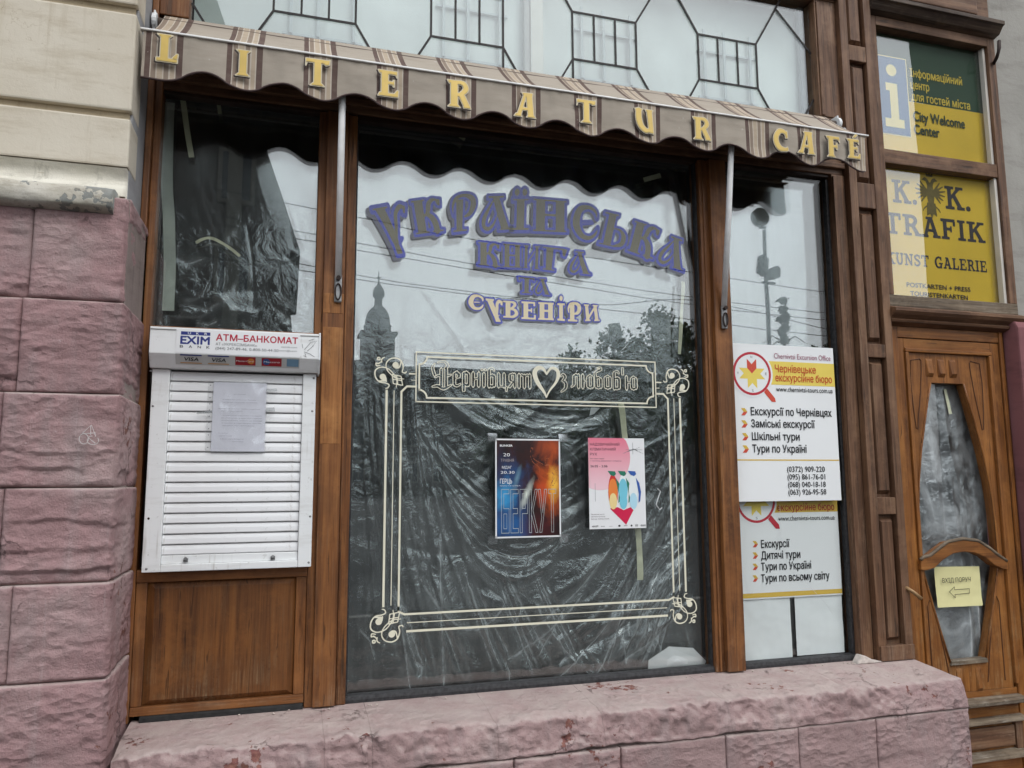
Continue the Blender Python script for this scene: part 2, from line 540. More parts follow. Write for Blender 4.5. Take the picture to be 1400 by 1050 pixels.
def text_mesh(name, s, x0, x1, zb, cap, y, mat, parent, bold=0.0, italic=0.0, rot=0.0, rise=0.0, squash=True):
    """a line of print: cap height cap, baseline zb, fitted to x0..x1 (rise: how much higher its right end is)"""
    loops = text_outline(s)
    lo = min(l[:, 0].min() for l in loops); hi = max(l[:, 0].max() for l in loops)
    L = [np.stack([(l[:, 0] - lo) / (hi - lo) * (x1 - x0) / cap, l[:, 1] / .682], 1) for l in loops]
    cell = 1 / 20 if cap > .02 else (1 / 14 if cap > .008 else 1 / 9)
    W = (x1 - x0) / cap; pad = .15
    zmin = min(l[:, 1].min() for l in L) - pad; zmax = max(l[:, 1].max() for l in L) + pad
    xs = np.arange(-pad, W + pad + cell, cell); zs = np.arange(zmin, zmax + cell, cell)
    wn = np.zeros((len(zs), len(xs)), np.int32); D = np.full((len(zs), len(xs)), .3)
    for l in L:
        m = np.roll(l, -1, 0)
        for (ax, az), (bx_, bz_) in zip(l, m):
            if az != bz_:
                j0, j1 = np.searchsorted(zs, [min(az, bz_), max(az, bz_)])
                if j1 > j0:
                    xc = ax + (zs[j0:j1] - az) / (bz_ - az) * (bx_ - ax)
                    wn[j0:j1] += np.where(xs[None, :] > xc[:, None], 1 if bz_ > az else -1, 0).astype(np.int32)
            i0, i1 = np.searchsorted(xs, [min(ax, bx_) - .12, max(ax, bx_) + .12]); j0, j1 = np.searchsorted(zs, [min(az, bz_) - .12, max(az, bz_) + .12])
            X, Z = np.meshgrid(xs[i0:i1], zs[j0:j1])
            if X.size:
                D[j0:j1, i0:i1] = np.minimum(D[j0:j1, i0:i1], seg_d(X, Z, (ax, az), (bx_, bz_), 0, 0))
    ins = wn != 0
    # inner contour pieces between overlapping parts are not edges
    F = np.where(ins, np.maximum(D, .0), -D)
    dn = ins.copy()
    dn[1:] &= ins[:-1]; dn[:-1] &= ins[1:]; dn[:, 1:] &= ins[:, :-1]; dn[:, :-1] &= ins[:, 1:]
    F = np.where(dn, np.maximum(F, cell * .5), F) + bold * 1.1
    mb = MB(); iso(mb, F, xs, zs, y, lambda a, z: (x0 + a * cap + italic * z * cap, zb + z * cap + rise * a / max(W, .01)))
    return obj(name, mb, mat, parent, recalc=False)


# ---- shapes from distance fields: glyphs, outlines, ornaments
def seg_d(X, Z, a, b, ra, rb):
    dx, dz = b[0] - a[0], b[1] - a[1]; L = dx * dx + dz * dz + 1e-12
    t = np.clip(((X - a[0]) * dx + (Z - a[1]) * dz) / L, 0, 1)
    return np.hypot(X - a[0] - t * dx, Z - a[1] - t * dz) - (ra + (rb - ra) * t)


def poly_d(X, Z, P):
    d = np.full(X.shape, 1e9); ins = np.zeros(X.shape, bool); n = len(P)
    for i in range(n):
        a, b = P[i], P[(i + 1) % n]
        d = np.minimum(d, seg_d(X, Z, a, b, 0, 0))
        if a[1] != b[1]:
            c = ((a[1] > Z) != (b[1] > Z)) & (X < (b[0] - a[0]) * (Z - a[1]) / (b[1] - a[1]) + a[0])
            ins ^= c
    return np.where(ins, -d, d)


def smooth_pts(P, n=4):
    """catmull-rom through 2-D points (extra columns are carried along)"""
    P = [tuple(p) for p in P]
    if len(P) < 3:
        return P
    Q = [P[0]] + P + [P[-1]]; o = []
    for i in range(1, len(Q) - 2):
        for k in range(n):
            t = k / n
            o.append(tuple(.5 * ((2 * b) + (-a + c) * t + (2 * a - 5 * b + 4 * c - d) * t * t + (-a + 3 * b - 3 * c + d) * t ** 3)
                           for a, b, c, d in zip(Q[i - 1], Q[i], Q[i + 1], Q[i + 2])))
    o.append(P[-1])
    return o


def field(X, Z, prims):
    d = np.full(X.shape, 1e9)
    for k in prims:
        if k[0] == 'P':
            d = np.minimum(d, poly_d(X, Z, k[1]))
        elif k[0] == 'B':      # x0,x1,z0,z1
            x0, x1, z0, z1 = k[1]
            d = np.minimum(d, poly_d(X, Z, [(x0, z0), (x1, z0), (x1, z1), (x0, z1)]))
        elif k[0] == 'S':      # smooth stroke, points (x,z,r)
            Q = smooth_pts(k[1])
            for a, b in zip(Q[:-1], Q[1:]):
                d = np.minimum(d, seg_d(X, Z, a, b, a[2], b[2]))
        elif k[0] == 'L':      # straight chain
            Q = k[1]
            for a, b in zip(Q[:-1], Q[1:]):
                d = np.minimum(d, seg_d(X, Z, a, b, a[2], b[2]))
        elif k[0] == '-':      # cut out
            d = np.maximum(d, -field(X, Z, k[1]))
    return d


def iso(mb, F, xs, zs, y, mp=None):
    """faces where F > 0 (marching squares with clipped cells)"""
    nz, nx = F.shape
    pos = F > 0
    full = pos[:-1, :-1] & pos[1:, :-1] & pos[:-1, 1:] & pos[1:, 1:]
    anyp = pos[:-1, :-1] | pos[1:, :-1] | pos[:-1, 1:] | pos[1:, 1:]
    mp = mp or (lambda x, z: (x, z))

    def add(poly):
        n = len(mb.v)
        for p in poly:
            q = mp(*p); mb.v.append((q[0], y, q[1]))
        mb.f.append(tuple(range(n, n + len(poly))))
    for j in range(nz - 1):
        i = 0; row = full[j]
        while i < nx - 1:
            if row[i]:
                k = i
                while k < nx - 1 and row[k] and k - i < 6:
                    k += 1
                add([(xs[i], zs[j]), (xs[k], zs[j]), (xs[k], zs[j + 1]), (xs[i], zs[j + 1])]); i = k
            else:
                i += 1
    for j, i in zip(*np.nonzero(anyp & ~full)):
        c = [(xs[i], zs[j], F[j, i]), (xs[i + 1], zs[j], F[j, i + 1]), (xs[i + 1], zs[j + 1], F[j + 1, i + 1]), (xs[i], zs[j + 1], F[j + 1, i])]
        o = []
        for a, b in zip(c, c[1:] + c[:1]):
            if a[2] > 0:
                o.append((a[0], a[1]))
            if (a[2] > 0) != (b[2] > 0):
                t = a[2] / (a[2] - b[2]); o.append((a[0] + (b[0] - a[0]) * t, a[1] + (b[1] - a[1]) * t))
        if len(o) >= 3:
            add(o)


def glyph_layer(mb, prims, wdt, cell, grow, y, mp, band=None, ht=1.0, pad=.2):
    xs = np.arange(-pad, wdt + pad + cell, cell); zs = np.arange(-pad, ht + pad + cell, cell)
    X, Z = np.meshgrid(xs, zs)
    D = field(X, Z, prims)
    F = (grow - D) if band is None else (band - np.abs(D - grow))
    iso(mb, F, xs, zs, y, mp)


def quadmap(wdt, q):
    """unit glyph box (0..wdt, 0..1) onto a quad TL,TR,BR,BL"""
    tl, tr, br, bl = q

    def f(x, z):
        s = x / wdt
        return tuple((1 - z) * ((1 - s) * bl[i] + s * br[i]) + z * ((1 - s) * tl[i] + s * tr[i]) for i in (0, 1))
    return f

# ---------------------------------------------------------------- materials
WD, WM, WL = rgb(50, 35, 26), rgb(104, 74, 54), rgb(140, 108, 82)
wood_v = m_wood('old_wood_upright', WD, WM, WL, 'Z', .55, rgb(150, 128, 108))
wood_h = m_wood('old_wood_level', WD, WM, WL, 'X', .5, rgb(150, 128, 108))
WD2, WM2, WL2 = rgb(56, 32, 17), rgb(118, 74, 40), rgb(152, 102, 58)
post_v = m_wood('varnished_wood_upright', WD2, WM2, WL2, 'Z', .45, rgb(150, 125, 100), .5)
post_h = m_wood('varnished_wood_level', WD2, WM2, WL2, 'X', .45, rgb(150, 125, 100), .5)
panel_v = m_wood('panel_wood', rgb(68, 40, 20), rgb(112, 70, 36), rgb(138, 90, 46), 'Z', .3, rgb(150, 130, 100), .5)
bare_v = m_wood('bare_orange_wood', rgb(90, 52, 24), rgb(158, 104, 56), rgb(186, 132, 78), 'Z', .35, rgb(170, 140, 105), .55)
door_v = m_wood('door_wood_upright', rgb(76, 42, 18), rgb(134, 84, 40), rgb(164, 110, 56), 'Z', .22, rgb(165, 138, 100), .42)
door_h = m_wood('door_wood_level', rgb(76, 42, 18), rgb(134, 84, 40), rgb(164, 110, 56), 'X', .3, rgb(165, 138, 100), .45)
worn_h = m_wood('worn_grey_wood', rgb(52, 42, 34), rgb(106, 92, 76), rgb(150, 136, 116), 'X', .6, rgb(185, 178, 165), .7)
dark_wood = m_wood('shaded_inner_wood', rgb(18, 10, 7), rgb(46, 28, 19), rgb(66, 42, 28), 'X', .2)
stone = m_paint_stone('pink_painted_stone')
stone_pl = m_paint_stone('dusty_pink_plinth_stone', 1.0)
plaster = m_plaster('cream_plaster', rgb(200, 190, 172), rgb(213, 205, 189), rgb(156, 138, 108))
plaster_old = m_plaster('worn_cream_moulding', rgb(200, 194, 176), rgb(222, 218, 206), rgb(120, 114, 100), False, .5)
plaster_grey = m_plaster('grey_plaster', rgb(150, 150, 152), rgb(168, 168, 170), rgb(120, 118, 116), True, .2)
mortar = m_plaster('grey_mortar', rgb(136, 122, 118), rgb(160, 146, 140), rgb(84, 76, 72), False, .6)
bead_dark = m_plain('dark_window_bead', rgb(52, 52, 54), .6, 0, .5, 60, .4)
glass = m_glass('window_glass', .027)
glass_in = m_glass('inner_pane_glass', .115)
glass_up = m_glass('leaded_glass', .10, (.95, .985, .98, 1))
film = m_film('clear_plastic_film', .18, .13, .84, .13, .45)
film_l = m_film('thin_plastic_film', .17, .06, .86, .11, .3)
film_door = m_film('door_plastic_film', .22, .5, .6, .28, .3, False)
room_black = m_plain('unlit_room_black', (.012, .013, .014, 1), .9, 0, .3, 6)  # near-black colour that holds the darkness behind the glass
def m_grimy(name, c):
    t = NT(name); v = t.mapped((1, 1, 1))
    col = t.mix(t.mr(t.noise(t.mapped((2, 2, 12)), 2.2, 6, .7), .5, .75, 0, .35), c, rgb(176, 172, 164))
    col = t.mix(t.mr(t.noise(v, 34, 5, .75), .62, .72, 0, .5), col, rgb(150, 146, 138))
    dr = t.math('MULTIPLY', t.mr(t.noise(t.mapped((60, 60, 2.5)), 1.0, 3, .6), .58, .7), t.mr(t.noise(v, 5, 3), .48, .6, 0, .4))
    col = t.mix(dr, col, rgb(158, 150, 138))
    t.bsdf(col, t.mr(t.noise(v, 12, 3), .3, .7, .32, .55), t.bump(t.noise(v, 9, 3), .12, .01), 0, .5)
    return t.m
white_metal = m_grimy('white_enamelled_metal', rgb(232, 234, 234))
slat_white = m_grimy('white_shutter_paint', rgb(230, 231, 232))
steel = m_plain('dull_steel', rgb(150, 150, 150), .4, .8, .2, 30)
rust = m_plain('dark_iron', rgb(58, 46, 42), .7, .3, .3, 30)
lead = m_plain('lead_came', rgb(46, 42, 42), .55, .3, .2, 40)
white_board = m_plain('milky_white_backing', rgb(206, 210, 206), .7, 0, .14, 2.2, .3)
pale_wood = m_plain('pale_painted_mullion', rgb(206, 200, 190), .6, 0, .08, 6)
paper = m_plain('white_paper', rgb(222, 224, 226), .6, 0, .04, 5, .15)
tape_m = m_plain('masking_tape', rgb(222, 222, 192), .65, 0, .12, 20, .3)
sky_paper = m_plain('white_sheet_paper', rgb(226, 231, 231), .7, 0, .06, 3, .3)

# ---------------------------------------------------------------- the ground
pav = m_plain('paving', rgb(74, 72, 70), .85, 0, .2, 3, .3)
asph = m_plain('asphalt', (.05, .05, .05, 1), .9, 0, .25, 2, .3)
struct(obj('ground', MB().box(-260, 260, -340, 60, -.30, -.16), asph))
g = MB(); g.box(-40, 40, -6.0, 3.0, -.158, -.002)
struct(obj('pavement', g, pav, bevel=.01))
struct(obj('kerb', MB().box(-40, 40, -6.16, -6.003, -.158, .0), m_plain('kerb_stone', rgb(140, 138, 134), .8)))

# ---------------------------------------------------------------- rough stones
def rough_block(name, parent, x0, x1, z0, z1, yf, depth, seed, amp=.022, side=True, cell=.007, mat=None, ledge=2.0, margin=.006, topflat=False):
    """a rock-faced block: front (and right return) pushed out unevenly, layered cracks, drafted edges"""
    nx = max(6, int((x1 - x0) / cell)); nz = max(6, int((z1 - z0) / cell)); ny = max(4, int(depth / (cell * 2))) if side else 0
    xs = [x0 + (x1 - x0) * i / nx for i in range(nx + 1)]
    cols = [(x, yf, 0) for x in xs] + ([(x1, yf + depth * j / ny, 1) for j in range(1, ny + 1)] if side else [])
    P = np.zeros((nz + 1, len(cols), 3))
    for j in range(nz + 1):
        z = z0 + (z1 - z0) * j / nz
        for i, (x, y, sd) in enumerate(cols):
            q = Vector((x * 1.0 + seed * 3.7, y + seed, z))
            ex = min(x - x0, x1 - x) if not sd else min(y - yf, yf + depth - y)
            e = min(max(ex, 0), max(z - z0, 0), max(z1 - z, 0))
            if sd:
                e = min(max(z - z0, 0), max(z1 - z, 0), max(yf + depth - y, 0) + .02)
            k = min(1, e / margin); k = k * k * (3 - 2 * k)
            n1 = noise.fractal(q * 3.0, 1.0, 2.0, 4)
            n2 = noise.fractal(Vector((q.x * 9, q.y * 9, q.z * 26)), .8, 2.0, 5)
            # tilted layers that break off in steps
            lay = (z + .10 * noise.noise(q * 2.3) + .05 * x + .02 * n2) * ledge * 4.2
            fr = lay - math.floor(lay)
            step = (fr ** .5 if fr > .0 else 0)
            msk = max(0.0, min(1, (noise.noise(q * 2.6 + Vector((9, 2, 5))) + .05) * 3.2))
            brk = 0.0
            for cf, sdp in ((.15, .012), (.62, .007), (.36, .005)):
                zc = z0 + cf * (z1 - z0) + .030 * noise.noise(Vector((x * 3.1 + seed * 2.3, y * 3, cf * 9))) + .012 * noise.noise(Vector((x * 15, y * 15, seed + cf)))
                mk = max(0, min(1, (noise.noise(Vector((x * 2.4 + seed, cf * 7, y * 3))) - (-.05 if cf < .3 else .12)) * 8))
                if z < zc:
                    brk += sdp * mk * min(1, (zc - z) / .004) * max(0.25, 1 - (zc - z) / .12)
                else:
                    brk -= .25 * sdp * mk * max(0, 1 - (z - zc) / .02)
            tb = 1 - abs(noise.noise(Vector((x * 7 + seed, y * 7, z * 11)))) * 2
            h = -brk + k * (amp * (.30 + .42 * n1) + amp * .35 * msk * (step - .75)) + amp * .20 * n2 * (.3 + .7 * k) - amp * .22 * max(0, tb - .55) * 2.2
            if e < .005:
                h -= .002 * (1 - e / .005)
            if sd:
                P[j, i] = (x + h * .8 + .0, y, z)
            else:
                cx = min(1, (x1 - x) / .02) if side else 1
                P[j, i] = (x + (h * .8 * (1 - cx) if side else 0), y - h, z)
    # close back by short flanges top and bottom
    top = P[-1:].copy(); top[..., 1] = np.maximum(top[..., 1], yf + min(depth, .06)); bot = P[:1].copy(); bot[..., 1] = np.maximum(bot[..., 1], yf + min(depth, .06))
    if side:
        for A in (top, bot):
            A[..., 0] = np.minimum(A[..., 0], x1 - .05)
    lft = None
    P = np.concatenate([bot, P, top], 0)
    L = P[:, :1].copy(); L[..., 1] = yf + min(depth, .06)
    P = np.concatenate([L, P], 1)
    if not side:
        R_ = P[:, -1:].copy(); R_[..., 1] = yf + min(depth, .06); P = np.concatenate([P, R_], 1)
    return grid_obj(name, P, mat or stone, parent)


pier = thing('stone_pier', 'pink painted rough stone pier with smooth cream plaster courses above, left of the shopfront', 'wall', (-1.2, -.2, 0))
obj('mortar_core', MB().box(-3.2, -.566, -.398, .5, 0, 2.60), mortar, pier)
courses = [0.0, .31, .63, .954, 1.266, 1.58, 1.898, 2.221, 2.60]
left_joint = [-.90, -.80, -.93, -.84, -.885, -.91, -.875, -.86]
for c in range(len(courses) - 1):
    z0, z1 = courses[c] + .002, courses[c + 1] - .002
    xe = -.538 - .004 * c - (.0 if c < 7 else .006)
    rough_block('stone', pier, left_joint[c] + .002, xe, z0, z1, -.418, .42, 11 + c * 5, .014, True)
    jl = (-1.52, -1.40, -1.58)[c % 3]
    rough_block('stone', pier, jl + .002, left_joint[c] - .002, z0, z1, -.414, .2, 70 + c * 3, .013, False, .011)
    rough_block('stone', pier, -2.2, jl - .002, z0, z1, -.414, .2, 270 + c * 3, .013, False, .02)
# plaster part
plaster_brown = m_plaster('groove_plaster', rgb(176, 160, 134), rgb(190, 176, 150), rgb(120, 104, 80), False)
obj('plaster_core', MB().box(-3.2, -.600, -.330, .5, 2.601, 4.70), plaster_brown, pier)
zj = [(2.735, 2.930), (2.952, 3.345), (3.372, 3.80), (3.826, 4.25), (4.276, 4.70)]
for i, (a, b_) in enumerate(zj):
    P = MB(); xr = -.590
    P.prism([(-3.2, a), (xr, a + .004), (xr - .001, b_ - .006), (-3.2, b_)], -.352, -.20)
    obj('plaster_course', P, plaster, pier, bevel=.007)
def moulding(prof, x0, x1, nx, amp, seed):
    P = np.zeros((len(prof), nx + 1, 3))
    for j, (y, z) in enumerate(prof):
        for i in range(nx + 1):
            x = x0 + (x1 - x0) * i / nx
            n_ = noise.fractal(Vector((x * 9 + seed, y * 20, z * 20)), 1, 2, 4) * amp
            P[j, i] = (x, y - n_, z + n_ * .6)
    E_ = P[:, -1:].copy(); E_[..., 1] = -.2
    return np.concatenate([P, E_], 1)
t = NT('peeling_white_plaster'); v = t.mapped((1, 1, 1)); vs = t.mapped((2, 2, 8))
col = t.ramp(t.noise(v, 6, 5), [(.3, rgb(176, 170, 156)), (.7, rgb(200, 196, 186))])
pm_ = t.mr(t.math('ADD', t.math('MULTIPLY', t.noise(v, 8, 2), .7), t.math('MULTIPLY', t.noise(v, 40, 4), .3)), .535, .545)
col = t.mix(pm_, col, rgb(134, 136, 132)); col = t.mix(t.mr(t.noise(vs, 6, 6, .7), .5, .7, 0, .6), col, rgb(128, 120, 104)); col = t.mix(t.mr(t.noise(v, 60, 4, .7), .6, .75, 0, .6), col, rgb(110, 100, 84))
t.bsdf(col, .85, t.bump(t.math('SUBTRACT', t.math('ADD', t.noise(v, 30, 8, .7), t.noise(v, 9, 4)), t.math('MULTIPLY', pm_, .4)), .6, .008), 0, .2); m_peel = t.m
hollow = [(-.35, 2.735)] + [(-.352 + .022 * math.sin(t * math.pi / 8), 2.735 - t * .010) for t in range(1, 8)] + [(-.356, 2.652), (-.357, 2.625)]
grid_obj('cornice_hollow', moulding(hollow, -3.2, -.594, 180, .0015, 3), plaster_old, pier)
roll = [(-.358, 2.626)] + [(-.392 - .066 * math.sin(t * math.pi / 12) ** .55 - .018 * (t / 12) * (1 if t < 10 else .4), 2.626 - .094 * (1 - math.cos(t * math.pi / 12)) / 2) for t in range(1, 12)] + [(-.38, 2.53), (-.33, 2.528)]
grid_obj('cornice_roll', moulding(roll, -3.2, -.612, 260, .005, 8), m_peel, pier)
rb = rough_block('stone', pier, -.70, -.563, 2.52, 2.603, -.395, .36, 99, .010, True)
# reveal strip beyond the plaster
obj('reveal_plaster', MB().box(-.611, -.592, -.318, .2, 2.58, 4.70), plaster_grey, pier, bevel=.003)
# chalk scribble on the pier
sm = m_plain('chalk_mark', rgb(206, 200, 198), .9)
S = MB()
def pxline(mb, pts, Y, r, k=5):
    mb.tube([tuple(pt(a, b, Y)) for a, b in pts], r, k)
circ = lambda cx, cy, rx, ry, n=14, a0=0, a1=2 * math.pi: [(cx + rx * math.cos(a0 + (a1 - a0) * i / n), cy + ry * math.sin(a0 + (a1 - a0) * i / n)) for i in range(n + 1)]
for L in (circ(114.5, 600, 6.5, 7), circ(127, 602, 8, 6, 12, -.6, 4.6), [(113, 592), (125, 581), (131, 597)], [(113, 593), (131, 592)], [(124, 582), (124, 595)], [(120, 598), (130, 606)]):
    pxline(S, L, -.455, .0012)
obj('chalk_scribble', S, sm, pier)

# ---------------------------------------------------------------- plinth under the windows
pl = thing('plinth_wall', 'low pink painted stone plinth with a chipped sloping ledge under the shop windows', 'wall', (1.3, -.2, 0))
obj('mortar_core', MB().box(-.53, 3.02, -.362, .25, 0, .60), mortar, pl)
LX = [-.532, .16, .33, .80, 1.235, 1.80, 2.42, 3.037]
for i in range(len(LX) - 1):
    x0, x1 = LX[i], LX[i + 1]; last = i == len(LX) - 2
    nx = int((x1 - x0) / .007)
    prof = [(-.0, .701), (-.036, .7035)] + [(-.04 - .31 * t / 12, .704 - .030 * t / 12) for t in range(1, 12)]
    prof += [(-.356, .671), (-.362, .664), (-.365, .654)] + [(-.366 - .0035 * t, .654 - .013 * t) for t in range(1, 8)] + [(-.396, .555), (-.39, .5495), (-.33, .549)]
    P = np.zeros((len(prof), nx + 1, 3))
    for j, (y, z) in enumerate(prof):
        for q in range(nx + 1):
            x = x0 + .0005 + (x1 - x0 - .001) * q / nx
            v = Vector((x, y, z)); e = min(x - x0, x1 - x)
            f1 = noise.fractal(Vector((x * 5 + 3, y * 9, z * 9)), 1, 2, 5); f2 = noise.fractal(Vector((x * 22, y * 22, z * 22)), 1, 2, 4)
            kf = 0 if j < 3 else min(1, (j - 2) / 11)
            lip = 1.0 if 12 <= j <= 21 else .25
            if last:
                lip *= .25 + .75 * max(0, min(1, (2.72 - x) / .2))
            f3 = abs(noise.noise(Vector((x * 13 + 4, z * 34, y * 13)))); f4 = noise.noise(Vector((x * 31, z * 60, 5))); dy = -(f1 * .012 + f2 * .007 + .020 * (.3 - f3) + .006 * (1 if f4 > .12 else 0) + .002) * lip * kf
            dz = (f1 * .010 + f2 * .004 + (.018 * (abs(noise.noise(Vector((x * 6, 3, 1)))) - .25) + .010 * noise.noise(Vector((x * 23, 7, 1))) if 12 <= j <= 18 else 0)) * kf * (.4 if j < 11 else 1) * (.3 if last and x > 2.7 else 1)
            if e < .008 and not (last and x > 2.9) and j > 8:
                dz -= .004; dy += .003
            zz = z + dz + (.012 * (1 - (x + .5) / 3.5) * kf if True else 0)
            P[j, q] = (x, y + dy, zz)
    if last:
        E_ = P[:, -1:].copy(); E_[..., 2] = .55
        P = np.concatenate([P, E_], 1)
    grid_obj('ledge_stone', P, stone_pl, pl)
BX = [-.532, .02, .40, .86, 1.30, 1.77, 2.12, 2.52, 3.037]
for i in range(len(BX) - 1):
    last = i == len(BX) - 2
    rough_block('stone', pl, BX[i] + .002, BX[i + 1] - (.0 if last else .002), .285, .547, -.392, .38, 130 + i * 4, .017 if i < 4 else .011, last, .009, stone_pl, 1.3)
    rough_block('stone', pl, BX[i] + .10, BX[i + 1] + (.0 if last else .09), .02, .278, -.378, .38, 190 + i * 4, .015, last, .02, stone_pl, 1.3)
# mortar fillet and crumbs where the ledge meets the timber
P = MB()
for k in range(70):
    x = RND.uniform(2.62, 3.0) if k < 45 else RND.uniform(-.4, 2.6)
    P.sphere((x, RND.uniform(-.09, -.05), .702 + RND.random() * .004), RND.uniform(.002, .006), 6, 4, (1, 1, .6))
o = obj('mortar_crumbs', P, m_plain('pale_mortar', rgb(196, 184, 176), .9), pl); o['kind'] = 'stuff'
P = MB(); P.prism([(2.69, .70), (2.72, .742), (2.745, .735), (2.79, .712), (2.86, .70)], -.095, -.05)
obj('mortar_fillet', P, m_plain('white_mortar', rgb(205, 196, 188), .9, 0, .2, 40, .6), pl, bevel=.006)

# ---------------------------------------------------------------- timber shopfront
sf = thing('timber_shopfront', 'weathered brown timber shopfront with three tall windows and a leaded row above', 'shopfront', (1.2, 0, .7))
def wb(name, x0, x1, y0, y1, z0, z1, mat=None, parent=None, bv=.004):
    mat = mat or (wood_v if (z1 - z0) > (x1 - x0) else wood_h)
    return obj(name, MB().box(x0, x1, y0, y1, z0, z1), mat, parent or sf, bevel=bv)
# left jamb
wb('jamb', -.590, -.566, -.075, .03, .70, 4.3, post_v); wb('jamb', -.5655, -.538, -.045, .03, .70, 3.52, post_v)
wb('jamb', -.5655, -.452, -.06, .03, 3.531, 4.3, post_v)
# post between left and centre window: stile, raised cover strip with grooves, stile
def post(x0, x1, top, strips, mat, y=-.045, z0=.705):
    wb('post', x0, x1, y, .05, z0, top, mat)
    for a, b_, yy in strips:
        wb('cover_strip', a, b_, yy, y + .003, z0 + .004, top - .001, mat, bv=.003)
post(.094, .256, 3.199, [(.126, .214, -.066), (.2175, .2265, -.052)], post_v)
wb('cover_strip', .128, .212, -.0675, -.064, 2.30, 2.385, bare_v); wb('cover_strip', .129, .211, -.0672, -.0655, 1.75, 2.24, bare_v, bv=.001)
post(1.946, 2.098, 3.199, [(1.992, 2.086, -.072), (1.962, 1.972, -.052)], post_v)
wb('window_stile', 2.744, 2.826, -.05, .05, .705, 3.21, wood_v)
wb('window_stile', 2.7455, 2.763, -.062, -.051, .71, 3.20, wood_v, bv=.003)
# head beam under the awning
wb('head_beam', -.537, 2.826, -.04, .05, 3.215, 3.46, wood_h); wb('head_moulding', -.537, 2.826, -.062, -.041, 3.245, 3.275, wood_h)
wb('head_board', -.451, 2.826, -.05, .05, 3.462, 3.53, wood_h)
for a, b_ in ((-.537, .093), (.257, 1.945), (2.099, 2.743)):
    wb('window_head', a, b_, -.028, .02, 3.200 if a < 0 or a > 2 else 3.190, 3.214, dark_wood, bv=.002)
# timber panel below the cash shutter
wb('rail', -.537, .093, -.045, .05, 1.215, 1.262, post_h); wb('rail', -.537, .093, -.04, .05, .724, .757, post_h)
wb('stile', -.537, -.497, -.038, .05, .7575, 1.2145, post_v); wb('stile', .052, .093, -.038, .05, .7575, 1.2145, post_v)
P = MB()
P.v = [(-.4965, -.022, .758), (.0515, -.022, .758), (.0515, -.022, 1.214), (-.4965, -.022, 1.214),
       (-.470, -.036, .778), (.026, -.036, .778), (.026, -.036, 1.190), (-.470, -.036, 1.190)]
P.f = [(0, 1, 5, 4), (1, 2, 6, 5), (2, 3, 7, 6), (3, 0, 4, 7), (4, 5, 6, 7)]
obj('raised_panel', P, panel_v, sf)
P = MB(); P.profx([(-.052, .704), (-.050, .718), (-.041, .7235), (-.030, .7235), (-.030, .704)], -.50, .090)
obj('panel_bead', P, m_plain('dirty_dark_bead', rgb(42, 42, 42), .8, 0, .4, 50, .5), sf)
wb('rail', -.537, .093, -.046, .05, 2.195, 2.215, post_h)
# bottom rails and dark beads
for a, b_ in ((.257, 1.945), (2.099, 2.743)):
    obj('glazing_bead', MB().profx([(-.012, .733), (-.028, .729), (-.032, .716), (-.032, .690), (.01, .690), (.01, .733)], a, b_), bead_dark, sf, bevel=.001)
for a, b_ in ((.2565, .264), (1.936, 1.9455), (2.0985, 2.106), (2.728, 2.7435)):
    wb('glazing_bead', a, b_, -.02, .01, .717, 3.19, bead_dark, bv=.001)

# pilaster with sunk panels
px = (2.829, 3.040)
wb('pilaster_stile', 2.829, 2.878, -.085, .05, .70, 4.6, wood_v); wb('pilaster_stile', 2.992, 3.040, -.085, .05, .70, 4.6, wood_v)
rails = [(.701, .775), (1.415, 1.500), (2.222, 2.292), (3.030, 3.168), (3.865, 3.955), (4.5, 4.6)]
for a, b_ in rails:
    wb('pilaster_rail', 2.8785, 2.9915, -.083, .05, a, b_, wood_v)
for (a0, a), (b0, b1) in zip(rails[:-1], rails[1:]):
    z0, z1 = a + .0005, b0 - .0005
    P = MB(); x0, x1 = 2.8785, 2.9915; m = .026
    P.v = [(x0, -.050, z0), (x1, -.050, z0), (x1, -.050, z1), (x0, -.050, z1), (x0 + m, -.074, z0 + m * 1.4), (x1 - m, -.074, z0 + m * 1.4), (x1 - m, -.074, z1 - m * 1.4), (x0 + m, -.074, z1 - m * 1.4),
           (x0 + .012, -.050, z0 + .016), (x1 - .012, -.050, z0 + .016), (x1 - .012, -.050, z1 - .016), (x0 + .012, -.050, z1 - .016)]
    P.f = [(0, 1, 9, 8), (1, 2, 10, 9), (2, 3, 11, 10), (3, 0, 8, 11), (8, 9, 5, 4), (9, 10, 6, 5), (10, 11, 7, 6), (11, 8, 4, 7), (4, 5, 6, 7)]
    obj('sunk_panel', P, wood_v, sf)
wb('pilaster_foot', 2.832, 3.037, -.096, -.086, .703, .775, wood_v)

# display windows (two panes deep)
def window(x0, x1, z0, z1):
    wnd = obj('display_window', MB().box(x0, x1, -.003, .003, z0, z1), glass, sf)
    obj('inner_pane', MB().box(x0, x1, .020, .024, z0, z1), glass_in, wnd)
    return wnd
window(-.538, .094, 2.21, 3.20); window(.262, 1.937, .712, 3.192); window(2.104, 2.730, .712, 3.202)

